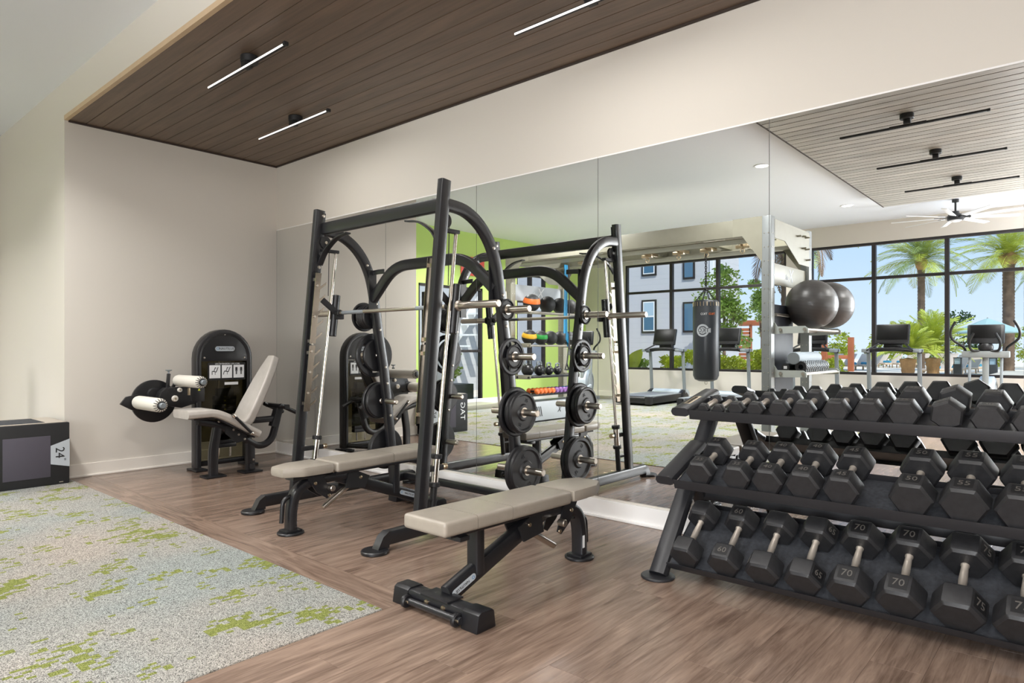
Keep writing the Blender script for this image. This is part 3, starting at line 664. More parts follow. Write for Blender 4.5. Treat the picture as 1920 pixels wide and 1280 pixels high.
# ================================================================== LEG EXTENSION MACHINE
lm = thing('leg_extension_machine', 'black leg curl machine with white rollers in the alcove corner', 'exercise machine', (.85, -1.0, 0))
ay0, ay1, zt = -1.145, -.565, 1.395; cyc = (ay0+ay1)/2; ar = (ay1-ay0)/2
def archpath(r, z0, zc, x, k=16):
    return [(x, cyc-r, z0)] + [(x, cyc-r*math.cos(math.pi*i/k), zc+r*math.sin(math.pi*i/k)) for i in range(k+1)] + [(x, cyc+r, z0)]
part('tower_frame', B().rtube(archpath(ar-.03, .03, zt-ar, .47), .12, .06, r=.02), 'black', lm)
pts = [(cyc+(ar-.05)*math.cos(math.pi*i/20), zt-ar+(ar-.05)*math.sin(math.pi*i/20)) for i in range(21)]
ztp = 1.075
part('top_panel', B().prism([(cyc+ar-.05, ztp)] + pts + [(cyc-ar+.05, ztp)], 0, .505, .520, .003), 'black2', lm)
part('shroud_panel', B().box(.508, .514, ay0+.055, ay1-.055, .28, ztp), 'smoke', lm, False, 'smoked clear panel')
part('back_shroud', B().box(.42, .428, ay0+.05, ay1-.05, .05, ztp+.05), 'smoke', lm, False)
b = B()
for k in range(12): b.box(.44, .50, cyc-.09, cyc+.13, .20+k*.044, .20+k*.044+.040, .003)
part('weight_stack', b, 'iron', lm)
b = B()
for k in range(9): b.box(.5005, .502, cyc+.005, cyc+.02, .36+k*.044, .372+k*.044)
part('stack_numbers', b, 'yellow', lm)
b = B()
for yy in (cyc-.04, cyc+.08): b.tube([(.47, yy, .1), (.47, yy, ztp+.1)], .009, 10)
part('stack_rods', b, 'chrome', lm)
part('cable', B().tube([(.47, cyc+.02, .72), (.47, cyc+.02, ztp+.15)], .004, 8), 'blackm', lm)
part('stack_top', B().box(.435, .503, cyc-.06, cyc+.10, .715, .80, .005), 'black2', lm)
# maker plate
def pill(y0, y1, z0, z1, x0, x1):
    r = (z1-z0)/2; p = [(y0+r+r*math.cos(math.pi/2+math.pi*k/8), (z0+z1)/2+r*math.sin(math.pi/2+math.pi*k/8)) for k in range(9)]
    p += [(y1-r+r*math.cos(-math.pi/2+math.pi*k/8), (z0+z1)/2+r*math.sin(-math.pi/2+math.pi*k/8)) for k in range(9)]
    return B().prism(p, 0, x0, x1)
part('name_plate_surround', pill(cyc-.115, cyc+.115, 1.165, 1.235, .518, .526), 'inkb', lm)
npp = part('name_plate', pill(cyc-.10, cyc+.10, 1.176, 1.224, .524, .529), 'greyp', lm, label='silver oval maker plate')
text('plate_lettering', 'NAUTILUS', .033, 'inkb', npp, (.53, cyc+.015, 1.2), (0, 1, 0), (0, 0, 1), .0004); text('plate_emblem', 'O', .04, 'blue', npp, (.53, cyc-.075, 1.2), (0, 1, 0), (0, 0, 1), .0004)
ip = part('instruction_placard', B().box(.516, .520, cyc-.17, cyc+.215, .885, 1.06), 'inkb', lm, False, 'instruction placard with three pictures')
text('placard_title', 'LEG EXTENSION / LEG CURL', .02, 'white', ip, (.5205, cyc+.03, 1.048), (0, 1, 0), (0, 0, 1), .0003)
for k, (a, c) in enumerate(((-.155, -.045), (-.03, .075), (.09, .20))):
    part('picture_card', B().box(.520, .5212, cyc+a, cyc+c, .905, 1.035), 'white', ip, False)
def fig(y, z, s=1): # small printed body diagram
    b = B(); b.lathe([(.007*s, 0), (.007*s, .0004)], (.5213, y, z+.045*s), (1, 0, 0), 10)
    b.box(.5213, .5217, y-.009*s, y+.009*s, z, z+.037*s); b.box(.5213, .5217, y-.008*s, y-.001*s, z-.045*s, z); b.box(.5213, .5217, y+.001*s, y+.008*s, z-.045*s, z)
    b.box(.5213, .5217, y-.014*s, y-.0105*s, z-.01*s, z+.034*s); b.box(.5213, .5217, y+.0105*s, y+.014*s, z-.01*s, z+.034*s); return b
part('body_diagram', fig(cyc+.12, .98, .9), 'inkb', ip, False); part('body_diagram', fig(cyc+.17, .98, .9), 'blackm', ip, False)
def seatfig(y, z, q):
    b = B(); P = lambda a, c: (.5215, y+a, z+c)
    b.rtube([P(-.03, 0), P(.01, -.008), P(.03, .04)], .0006, .008, r=.0003); b.rtube([P(-.012, .0), P(.0, .035), P(.012, .03)], .0006, .007, r=.0003)
    b.rtube([P(-.03, 0), P(-.04 if q else -.03, -.035)], .0006, .007, r=.0003); b.rtube([P(0, -.01), P(.0, -.035)], .0006, .005, r=.0003); return b
part('exercise_diagram', seatfig(cyc-.098, .975, 0), 'inkb', ip, False); part('exercise_diagram', seatfig(cyc+.025, .975, 1), 'inkb', ip, False)
part('warning_label', B().box(.515, .518, cyc+.0, cyc+.14, .835, .862), 'white', lm, False)
b = B()
for yy, zz in ((cyc, 1.345), (cyc-.205, 1.11), (cyc+.205, 1.11)): b.lathe([(.010, 0), (.008, .005), (0, .007)], (.52, yy, zz), (1, 0, 0), 12)
part('bolt', b, 'steel', lm)
for yy in (ay0+.03, ay1-.03): part('foot_pad', B().box(.38, .60, yy-.06, yy+.06, 0, .022, .008), 'black2', lm)
# seat side
part('base_tie', B().rtube([(.47, -.60, .06), (.98, -.80, .06)], .05, .05, up=(0, 0, 1)).rtube([(.47, -1.10, .06), (.47, -.60, .06)], .05, .05), 'black', lm)
part('front_leg', B().rtube(smooth_path([(.93, -1.16, .02), (.93, -1.16, .22), (.93, -1.14, .36), (.93, -1.12, .47)], 5), .055, .085, r=.015), 'black', lm)
part('rear_leg', B().rtube([(.93, -.80, .02), (.93, -.80, .30)], .055, .09, r=.015), 'black', lm)
for yy in (-1.16, -.80): part('foot_plate', B().box(.85, 1.01, yy-.095, yy+.095, 0, .02, .008), 'black2', lm)
b = B().lathe([(.011, 0), (.009, .006), (0, .008)], (.958, -.78, .06), (1, 0, 0), 12).lathe([(.011, 0), (.009, .006), (0, .008)], (.958, -.78, .12), (1, 0, 0), 12)
part('bolt', b, 'steel', lm)
sb = smooth_path([(.93, -1.30, .53), (.93, -1.12, .48), (.93, -.90, .36), (.93, -.76, .265), (.93, -.66, .25), (.93, -.58, .30), (.93, -.54, .40), (.93, -.49, .60)], 5)
part('seat_beam', B().rtube(sb, .06, .065, r=.018), 'black', lm)
part('back_link', B().rtube([(.93, -.80, .50), (.93, -.55, .50)], .05, .06, r=.01), 'black', lm)
part('slide_sleeve', B().rtube([(.93, -.555, .42), (.93, -.50, .60)], .08, .075, r=.01).box(.967, .972, -.545, -.525, .46, .57), 'blackm', lm)
seat = smooth_path([(.90, -1.44, .605), (.90, -1.28, .607), (.90, -1.18, .60), (.90, -1.06, .55), (.90, -.90, .455), (.90, -.76, .375)], 4)
part('seat_pad', B().rtube(seat, .34, .075, r=.032), 'vinyll', lm)
part('seat_plate', B().rtube([(.90, -1.38, .56), (.90, -1.17, .555), (.90, -.80, .345)], .26, .012, r=.003), 'black', lm)
bk = [(.90, -.875, .47), (.90, -.53, 1.12)]; v = (Vector(bk[1])-Vector(bk[0])); L = v.length; v.normalize()
wv = lambda a, w: Vector(bk[0]) + v*a
b = B(); n_ = Vector((0, -v.z, v.y)); t_ = bmesh.new(); prof = [(0, .12), (.05, .15), (.20, .155), (.45, .13), (.60, .10), (L, .055)]
F = []
for k, (a, w) in enumerate(prof):
    c = Vector(bk[0])+v*a
    F.append([c+Vector((w, 0, 0))+n_*.04, c+Vector((w+.0, 0, 0))-n_*.04, c-Vector((w, 0, 0))-n_*.04, c-Vector((w, 0, 0))+n_*.04])
R_ = [[t_.verts.new(p) for p in r] for r in F]
for r0, r1 in zip(R_, R_[1:]):
    for i in range(4): t_.faces.new((r0[i], r0[(i+1) % 4], r1[(i+1) % 4], r1[i]))
t_.faces.new(R_[0][::-1]); t_.faces.new(R_[-1]); bmesh.ops.recalc_face_normals(t_, faces=t_.faces)
ed = [e for e in t_.edges if e.is_manifold and e.calc_face_angle(0) > .6]
bmesh.ops.bevel(t_, geom=ed, offset=.022, segments=4, affect='EDGES', profile=.6); b.join(t_)
part('backrest_pad', b, 'vinyll', lm)
part('backrest_plate', B().rtube([Vector(bk[0])+v*.08-n_*-.045, Vector(bk[0])+v*.58+n_*.045], .14, .012, r=.003) if n_.y > 0 else B().rtube([Vector(bk[0])+v*.08-n_*.045, Vector(bk[0])+v*.58-n_*.045], .14, .012, r=.003), 'black', lm)
# rear handles
part('handle_cross', B().rtube([(.74, -.51, .625), (1.12, -.51, .625)], .05, .045, up=(0, 1, 0), r=.01), 'black', lm)
for xx in (.78, 1.09): part('handle_grip', B().cyl((xx, -.575, .645), (xx, -.36, .545), .020, 14, bev=.004), 'black2', lm)
# side lever with chrome tips
part('side_lever', B().tube([(1.10, -1.03, .565), (1.10, -.87, .40)], .014, 12), 'black2', lm)
part('lever_tip', B().cyl((1.10, -1.055, .59), (1.10, -1.03, .565), .02, 14, bev=.004).cyl((1.10, -.875, .405), (1.10, -.86, .39), .02, 14, bev=.003).cyl((.95, -.865, .395), (1.10, -.865, .395), .012, 12), 'chrome', lm)
for yy, zz in ((-1.12, .52), (-.98, .43), (-.93, .38), (-.92, .45), (-.87, .33)): part('bolt', B().lathe([(.013, 0), (.010, .006), (0, .009)], (.965, yy, zz), (1, 0, 0), 12), 'steel', lm)
part('adjust_bracket', B().prism([(-1.05, .47), (-.86, .40), (-.84, .32), (-.95, .30), (-1.06, .40)], 0, .958, .966), 'blackm', lm)
# resistance mechanism
part('gear_housing', B().prism([(-1.50, .68), (-1.47, .79), (-1.42, .83), (-1.10, .83), (-1.10, .68), (-1.28, .63)], 0, .43, .53, .01), 'black2', lm)
part('housing_link', B().box(.42, .535, -1.20, -1.06, .68, .83, .01), 'black', lm)
part('cam_disc', B().lathe([(0, 0), (.198, 0), (.202, .006), (.202, .03), (.18, .036), (0, .036)], (.34, -1.47, .70), (1, 0, 0), 44), 'black2', lm)
part('cam_hub', B().lathe([(.07, 0), (.06, .02), (0, .022)], (.376, -1.47, .76), (1, 0, 0), 28), 'blackm', lm)
for (yy, zz, r) in ((-1.345, .725, .030), (-1.30, .805, .022)):
    part('dial_knob', B().lathe([(r, 0), (r, .012), (r*.8, .02), (0, .02)], (.53, yy, zz), (1, 0, 0), 20), 'vinylw', lm); part('dial_screw', B().cyl((.55, yy, zz), (.553, yy, zz), r*.35, 10), 'zinc', lm)
part('warning_triangle', B().prism([(-1.13, .79), (-1.105, .79), (-1.1175, .812)], 0, .536, .5375), 'yellow', lm, False)
part('range_slot', B().box(.53, .533, -1.225, -1.20, .75, .82, .002), 'zinc', lm)
part('roller_post', B().rtube([(.43, -1.38, .72), (.43, -1.36, .96)], .025, .03, r=.004).rtube([(.43, -1.34, .80), (.43, -1.28, .90)], .02, .03, r=.004), 'black', lm)
part('post_knob', B().lathe([(.0, 0), (.008, 0), (.008, .03), (.028, .04), (.03, .048), (0, .05)], (.43, -1.36, .95), (0, 0, 1), 20), 'silver', lm)
part('roller_arm', B().prism([(-1.78, .69), (-1.73, .755), (-1.62, .775), (-1.50, .745), (-1.46, .69), (-1.56, .635), (-1.68, .63)], 0, .39, .42, .006), 'black2', lm)
for (yy, zz, R) in ((-1.28, .892, .056), (-1.635, .702, .062)):
    r = part('roller_pad', B().lathe([(0, 0), (R*.7, 0), (R*.95, .01), (R, .03), (R, .49), (R*.96, .515), (R*.84, .535), (R*.6, .54), (0, .54)], (.44, yy, zz), (1, 0, 0), 32), 'vinylw', lm)
    b = B()
    for k in range(16):
        a = 2*math.pi*k/16; c, s_ = math.cos(a), math.sin(a)
        b.tube([(.64+.318, yy+R*.985*c, zz+R*.985*s_), (.64+.337, yy+R*.86*c, zz+R*.86*s_), (.64+.342, yy+R*.66*c, zz+R*.66*s_)], .0028, 6, up=(0, -s_, c))
    part('gather', b, 'blackm', r)
    part('roller_washer', B().lathe([(R*.62, 0), (R*.62, .006), (R*.48, .012), (0, .012)], (.975, yy, zz), (1, 0, 0), 24), 'blackm', lm)
    part('roller_cap', B().cyl((.98, yy, zz), (1.02, yy, zz), R*.42, 20, bev=.006), 'silver', lm)
    part('roller_axle', B().cyl((.38, yy, zz), (.46, yy, zz), .014, 12), 'steel', lm)

# ================================================================== PLYO BOX
pb = thing('plyo_box', 'black soft plyo box marked 24 at the left edge against the wall', 'plyo box', (-.12, -2.5, 0))
X0, X1, Y0, Y1, Z1 = -.36, .262, -2.86, -2.135, .548
part('box_body', B().box(X0, X1, Y0, Y1, .006, Z1, .012), 'blackm', pb)
part('grey_panel', B().box(X1-.002, X1+.004, -2.62, Y1-.145, .08, .44, .003), mat('panel_fabric', (72, 68, 78), .7, bump=.4, bscale=300), pb)
M['boxtop'] = mat('box_top_vinyl', (168, 158, 146), .35)
part('top_panel', B().box(X0+.02, X1-.02, Y0+.02, Y1-.02, Z1-.001, Z1+.004, .003), 'boxtop', pb)
part('top_grip', B().box(X0+.10, X1-.07, Y0+.10, Y1-.17, Z1+.003, Z1+.007, .003), 'matr', pb)
lb = part('size_label', B().prism([(Y1-.145, .19), (Y1-.002, .155), (Y1-.002, .40), (Y1-.145, .35)], 0, X1-.001, X1+.0035), 'greyp', pb, False, 'silver tag reading 24 inch')
text('label_number', '24', .098, 'inkb', lb, (X1+.0045, Y1-.078, .285), (0, 0, -1), (0, 1, 0), .0005); text('label_number', '"', .06, 'inkb', lb, (X1+.0045, Y1-.055, .222), (0, 0, -1), (0, 1, 0), .0005)
text('box_lettering', 'TAG', .13, 'white', pb, (X1+.001, -2.755, .30), (0, 0, 1), (0, -1, 0), .0006)
part('zip_tag', B().box(X1-.001, X1+.003, Y1-.08, Y1-.05, .022, .03), 'steel', pb, False)

# ================================================================== DUMBBELL RACK
rk = thing('dumbbell_rack', 'three tier black dumbbell rack in front of the mirror', 'rack', (6.6, -.5, 0))
RX0, RX1 = 5.40, 7.78
TH = {'top': (math.radians(12.6), -.60, .838, .27), 'mid': (math.radians(21), -.775, .486, .27), 'low': (math.radians(36), -.845, .072, .42)}
ARM = {'top': .40, 'mid': .42}
for x in (RX0, RX1):
    part('slanted_leg', B().rtube([(x, -.85, .012), (x, -.165, .86)], .10, .075, r=.03), 'rackm', rk)
    part('rear_leg', B().rtube([(x, -.46, .48), (x, -.10, .015)], .09, .06, r=.02), 'rackm', rk)
    part('foot_plate', B().cyl((x, -.855, 0), (x, -.855, .014), .088, 30, bev=.004), 'rackm', rk); part('foot_plate', B().cyl((x, -.10, 0), (x, -.10, .014), .07, 24, bev=.004), 'rackm', rk)
    for k in ('top', 'mid'):
        a, y, z, dp = TH[k]; dp = ARM[k]; s = 1 if x < 6 else -1
        o_ = part('tier_arm', B().rtube([(x-.0*s, y-.01, z+.012), (x, y+dp*math.cos(a), z+.012+dp*math.sin(a))], .105, .048, r=.022), 'rackm', rk)
        if k == 'top' and s > 0:
            pl_ = part('tier_badge', B().rtube([(x, y+.07, z+.0375+.07*math.tan(a)), (x, y+.22, z+.0375+.22*math.tan(a))], .04, .002, r=.0008), 'zinc', o_)
            text('badge_lettering', 'NAUTILUS', .026, 'inkb', o_, (x, y+.145, z+.0392+.145*math.tan(a)), (0, math.cos(a), math.sin(a)), (-1, 0, 0), .0004)
for k, (a, y, z, dp) in TH.items():
    c, s = math.cos(a), math.sin(a); f = lambda u, w: (y+u*c-w*s, z+u*s+w*c)     # shelf plane: u up the slope, w above it
    x0, x1 = RX0+.053, RX1-.053
    part('shelf_tray', B().prism([f(0, -.004), f(dp, -.004), f(dp, .0), f(0, .0)], 0, x0, x1), 'rackm', rk, False)
    part('front_lip', B().prism([f(-.006, -.022), f(.0, -.026), f(0, .026), f(-.006, .03)] if k != 'low' else [f(-.006, -.012), f(.0, -.016), f(0, .026), f(-.006, .03)], 0, x0, x1, .0015), 'rackm', rk)
    part('back_lip', B().prism([f(dp, -.012), f(dp+.006, -.012), f(dp+.006, .03), f(dp, .03)], 0, x0, x1, .0015), 'rackm', rk)
    if k != 'top': part('rubber_liner', B().prism([f(.004, .0), f(dp-.004, .0), f(dp-.004, .004), f(.004, .004)], 0, x0+.01, x1-.01), 'matr', rk, False)
part('lower_beam', B().rtube([(RX0, -.36, .36), (RX1, -.36, .36)], .05, .06, up=(0, 1, 0)), 'rackm', rk)

# ------------------------------------------------------------------ dumbbells
HX = {}
def hexhead(Fl, T):
    """across flats Fl, thickness T along y, flats top and bottom"""
    r = Fl/math.sqrt(3); b = B(); rings = []
    for yy, k in ((0, .84), (T*.10, .965), (T*.2, 1), (T*.8, 1), (T*.9, .965), (T, .84)):
        rings.append([b.bm.verts.new((r*k*math.cos(math.pi/3*i), yy, r*k*math.sin(math.pi/3*i))) for i in range(6)])
    for a, c in zip(rings, rings[1:]):
        for i in range(6): b.bm.faces.new((a[i], a[(i+1) % 6], c[(i+1) % 6], c[i]))
    b.bm.faces.new(rings[0][::-1]); b.bm.faces.new(rings[-1])
    ed = [e for e in b.bm.edges if abs(e.verts[0].co.y-e.verts[1].co.y) > 1e-4]
    bmesh.ops.bevel(b.bm, geom=ed, offset=r*.06, segments=2, affect='EDGES', profile=.6)
    return b
TXT = {}
def number_mesh(s, size):
    if (s, size) not in TXT:
        o = text('n', s, size, None, None, (0, 0, 0), (1, 0, 0), (0, 1, 0), .0006); TXT[(s, size)] = o.data; o.data.materials.append(M['inkd']); bpy.data.objects.remove(o)
    return TXT[(s, size)]
M['handlem'] = mat('knurled_handle', (214, 204, 192), .36, .75); M['inkd'] = mat('moulded_number', (88, 84, 80), .5); M['recess'] = mat('number_recess', (20, 20, 22), .5)
def dumbbell(x, tier, Fl, num, label, roll=0, du=0):
    a, y0, z0, dp = TH[tier]; T = Fl*.72 if tier != 'low' else Fl*.66; hl = .125 if tier != 'low' else .155; L = 2*T+hl; lift = .0045
    key = (round(Fl, 4), round(T, 4))
    if key not in HX:
        h = hexhead(Fl, T).mesh('head', True, 25); h.materials.append(M['rubber'])
        hm = 'handlem'; g = B().lathe([(.012, 0), (.0165, 0), (.0165, .006), (.0135, .012), (.0165, hl/2), (.0135, hl-.012), (.0165, hl-.006), (.0165, hl), (.012, hl)], (0, T, 0), (0, 1, 0), 18).mesh('handle'); g.materials.append(M['handlem'])
        rc = B().box(-Fl*.21, Fl*.21, T*.22, T*.78, 0, .0012, .0004).mesh('number_panel', False); rc.materials.append(M['recess'])
        HX[key] = (h, g, rc)
    h, g, rc = HX[key]
    # roll lifts the centre so that the lowest point stays on the shelf
    hh = Fl/2 if not roll else (Fl/math.sqrt(3))*max(abs(math.sin(math.radians(60*i)+roll)) for i in range(6))
    u = .006+du; w = hh+lift
    c = Vector((x, y0+u*math.cos(a)-w*math.sin(a), z0+u*math.sin(a)+w*math.cos(a)))
    t = thing('hex_dumbbell', label, 'dumbbell', c, 'black hex dumbbells on the three tier rack'); t.rotation_mode = 'XYZ'
    mt = Matrix.Rotation(a, 4, 'X') @ Matrix.Rotation(-roll, 4, 'Y'); t.rotation_euler = mt.to_euler()
    h1 = raw('head', h, None, t); h2 = raw('head', h, None, t, (0, T+hl, 0)); raw('handle', g, None, t)
    for hd in (h1, h2):
        raw('number_panel', rc, None, hd, (0, 0, Fl/2-.0003))
        q = raw('weight_number', number_mesh(num, round(Fl*.30, 4)), None, hd, (0, T*.5, Fl/2+.0012))
    return t
ORD = ['first', 'second', 'third', 'fourth', 'fifth', 'sixth', 'seventh', 'eighth', 'ninth', 'tenth', 'eleventh', 'twelfth']
top = [(5.53, .055, '5', 0), (5.613, .056, '5', 0), (5.71, .074, '10', 0), (5.812, .078, '10', 0), (5.931, .09, '15', 0), (6.049, .096, '15', 0), (6.198, .108, '20', 0), (6.339, .114, '20', 0), (6.482, .12, '25', 0), (6.646, .12, '25', math.radians(22)), (6.792, .118, '30', 0), (6.93, .112, '30', 0)]
for i, (x, f_, n, r) in enumerate(top):
    ex = 'smallest of all' if i == 0 else ('rolled askew' if r else 'sitting flat')
    dumbbell(x, 'top', f_, n, f'{ORD[i]} hex dumbbell from the left on the top tier, {ex}', r, 0)
mid = [(5.595, .130, '35'), (5.79, .130, '35'), (5.944, .134, '40'), (6.108, .142, '40'), (6.273, .140, '45'), (6.546, .152, '50'), (6.73, .157, '55'), (6.915, .157, '55')]
for i, (x, f_, n) in enumerate(mid):
    dumbbell(x, 'mid', f_, n, f'{ORD[i]} hex dumbbell from the left on the middle tier' + (', right of the gap' if i == 5 else ', left of the gap' if i == 4 else ''))
low = [(5.56, .143, '60', math.radians(60)), (5.765, .146, '60', 0), (5.955, .148, '65', math.radians(60)), (6.137, .15, '65', math.radians(-60)), (6.325, .158, '70', 0), (6.52, .163, '70', 0), (6.722, .168, '75', math.radians(-60)), (6.925, .168, '75', 0)]
for i, (x, f_, n, r) in enumerate(low):
    dumbbell(x, 'low', f_, n, f'{ORD[i]} large hex dumbbell from the left on the bottom tier', r)

# ================================================================== FUNCTIONAL TRAINING RIG (seen in the mirror)
RA, RB, RN, RF, RH = -.08, 4.12, -4.19, -5.61, 2.82
rg = thing('training_rig', 'large pale steel functional training rig with overhead beams, seen in the mirror', 'training rig', (2.0, -4.9, 0))
posts = [(RA, RN), (RA, RF), (RB, RN), (RB, RF)]
for x, y in posts:
    part('rig_post', B().box(x-.06, x+.06, y-.06, y+.06, .02, RH-.0, .008), 'greige' if x > 2 else 'cream', rg)
    part('post_foot', B().box(x-.11, x+.11, y-.11, y+.11, 0, .02, .004), 'greige', rg)
    b = B()
    for k in range(14):
        for q in (-.025, .025): b.cyl((x+q, y+.0605, .4+k*.17), (x+q, y+.064, .4+k*.17), .006, 8); b.cyl((x+.0605, y+q, .4+k*.17), (x+.064, y+q, .4+k*.17), .006, 8)
    part('bolt_heads', b, 'steel', rg)['kind'] = 'stuff'
for y in (RN, RF):
    part('long_beam', B().box(RA+.06, RB-.06, y-.05, y+.05, RH-.22, RH-.005, .008), 'cream', rg)
    for x, s in ((RA, 1), (RB, -1)):
        part('corner_gusset', B().prism([(x+s*.05, RH-.62), (x+s*.05, RH-.0), (x+s*.42, RH-.0), (x+s*.42, RH-.22), (x+s*.30, RH-.22), (x+s*.06, RH-.55)], 1, y+.052, y+.062), 'cream', rg)
for x in (RA, .95, 2.0, 3.05, RB):
    part('cross_beam', B().box(x-.04, x+.04, RF+.05, RN-.05, RH-.16, RH-.04, .006), 'cream', rg)
for x in (RA, RB):
    part('side_gusset', B().prism([(RF+.06, RH-.50), (RF+.06, RH-.03), (RN-.06, RH-.03), (RN-.06, RH-.26), (RN-.42, RH-.26), (RN-.95, RH-.50)], 0, x+.05, x+.06), 'cream', rg)
for k, (yy, zz) in enumerate(((RF+.22, RH-.12), (RF+.36, RH-.12), (RF+.22, RH-.28), (RF+.36, RH-.28), (RF+.55, RH-.14), (RF+.18, RH-.42))):
    part('gusset_peg', B().cyl((RB+.06, yy, zz), (RB+.12, yy, zz), .012, 10), 'cream', rg)
part('deck_panel', B().box(RA+.05, RB-.05, -4.62, -4.25, RH-.235, RH-.222, .003).box(RA+.05, RB-.05, -5.56, -5.2, RH-.235, RH-.222, .003), 'cream', rg)
for i, x in enumerate((2.03, 2.55, 2.98, 3.5, .85)):
    y = -4.93
    h = part('swivel_mount', B().box(x-.09, x+.09, y-.035, y+.035, RH-.25, RH-.20, .015).box(x-.02, x+.02, y-.3, y+.3, RH-.20, RH-.16), 'zinc', rg)
    part('swivel_ring', B().tube([(x+.03*math.cos(a*.6), y, RH-.285+.03*math.sin(a*.6)) for a in range(12)], .007, 8, up=(0, 1, 0)), 'zinc', h)
# logo plates between the posts
for x, nm_ in ((RB, 'r'), (RA, 'l')):
    lp = part('logo_plate', B().box(x-.01, x+.012, RF+.06, RN-.06, 2.0, 2.265, .004), 'greyp' if nm_ == 'l' else 'cream', rg)
    text('logo_lettering', 'X', .24, 'white' if nm_ == 'l' else 'greyp', lp, (x+.0135, (RN+RF)/2-.05, 2.14), (0, 1, 0), (0, 0, 1), .0008, shear=-.2); text('logo_lettering', 'ult', .11, 'white' if nm_ == 'l' else 'greyp', lp, (x+.0135, (RN+RF)/2+.09, 2.12), (0, 1, 0), (0, 0, 1), .0008)
# right end shelves
for z, d0 in ((1.43, .46), (.90, .44)):
    for y in (RN-.04, RF+.04):
        part('shelf_bracket', B().prism([(RB+.06, z-.05), (RB+.06, z+.10), (RB+.10, z+.04), (RB+d0-.04, z+.04), (RB+d0, z+.01), (RB+d0, z-.04)], 1, y-.006, y+.006), 'pale', rg)
    for xx in (RB+.14, RB+d0-.04): part('shelf_rail', B().tube([(xx, RN-.02, z+.0), (xx, RF+.02, z+.0)], .02, 14), 'steel', rg)
part('shelf_tray', B().box(RB+.12, RB+.44, RF+.04, RN-.04, .885, .90, .004), 'cream', rg)
part('mat_board', B().box(RB-.03, RB+.03, -5.0, -4.34, .25, 1.75, .01), 'navy', rg)
part('hook_rail', B().tube([(RB+.05, -4.30, 1.62), (RB+.05, -5.0, 1.62)], .02, 12), 'steel', rg)
# left end shelves
for z in (1.815, 1.27, .755, .46):
    for xx in (RA+.12, RA+.36): part('shelf_rail', B().tube([(xx, RN-.02, z-.02), (xx, RF+.02, z-.02)], .016, 12), 'steel' if z > 1 else 'rackm', rg)
    for y in (RN-.04, RF+.04): part('shelf_bracket', B().box(RA+.05, RA+.40, y-.006, y+.006, z-.05, z+.02, .003), 'cream', rg)
    if z < 1: part('shelf_tray', B().box(RA+.06, RA+.40, RF+.04, RN-.04, z-.012, z-.0, .003), 'rackm', rg)
lc = part('lower_cabinet', B().box(RA+.06, RA+.42, RF+.06, RN-.06, .03, .34, .01), 'greyp', rg)
for k in range(5): part('stripe', B().prism([(-5.48+k*.045, .10), (-5.46+k*.045, .10), (-5.42+k*.045, .26), (-5.44+k*.045, .26)], 0, RA+.42, RA+.422), 'inkb', lc, False); part('stripe', B().prism([(-4.50+k*.045, .10), (-4.48+k*.045, .10), (-4.44+k*.045, .26), (-4.46+k*.045, .26)], 0, RA+.42, RA+.422), 'inkb', lc, False)
text('cabinet_lettering', 'X', .13, 'inkb', lc, (RA+.423, -4.95, .18), (0, 1, 0), (0, 0, 1), .0008, shear=-.3)

# heavy bag
bg = thing('punching_bag', 'black cylindrical punching bag with white round lettering hanging from chains on the rig', 'punching bag', (2.97, -4.93, .735))
bx, by, br = 2.97, -4.93, .178
part('bag_body', B().lathe([(0, .735), (.10, .74), (.155, .765), (br, .82), (br, 1.84), (.165, 1.87), (.15, 1.885), (0, 1.885)], (bx, by, 0), (0, 0, 1), 40), 'bag', bg)
b = B()
for k in range(24):
    a = 2*math.pi*k/24; b.box(-.004, .004, -.002, .002, 1.80, 1.86, 0, Matrix.Translation((bx, by, 0)) @ Matrix.Rotation(a, 4, 'Z') @ Matrix.Translation((0, br+.001, 0)))
part('lacing', b, 'zinc', bg)['kind'] = 'stuff'
def chain(name, p0, p1, parent, link=.034, w=.0042, m='blackm'):
    p0, p1 = Vector(p0), Vector(p1); n = max(2, int((p1-p0).length/(link*.72))); d = (p1-p0).normalized(); b = B()
    sd = d.orthogonal().normalized(); s2 = d.cross(sd)
    for i in range(n):
        c = p0+(p1-p0)*((i+.5)/n); s = sd if i % 2 else s2; q = d.cross(s)
        b.sweep([c+d*(link*.5*math.sin(t*math.pi/4))+s*(link*.28*math.cos(t*math.pi/4)) for t in range(9)], [(w*math.cos(k*1.2566), w*math.sin(k*1.2566)) for k in range(5)], q, caps=False)
    o = part(name, b, m, parent); o['kind'] = 'stuff'; return o
for k in range(4):
    a = math.pi/4+k*math.pi/2; chain('chain', (bx+.14*math.cos(a), by+.14*math.sin(a), 1.88), (bx, by, 2.06), bg)
chain('chain', (bx, by, 2.06), (bx, by, 2.54), bg, .045, .006)
part('bottom_ring', B().tube([(bx+.022*math.cos(a*.55), by, .715+.022*math.sin(a*.55)) for a in range(13)], .005, 8, up=(0, 1, 0)), 'steel', bg)
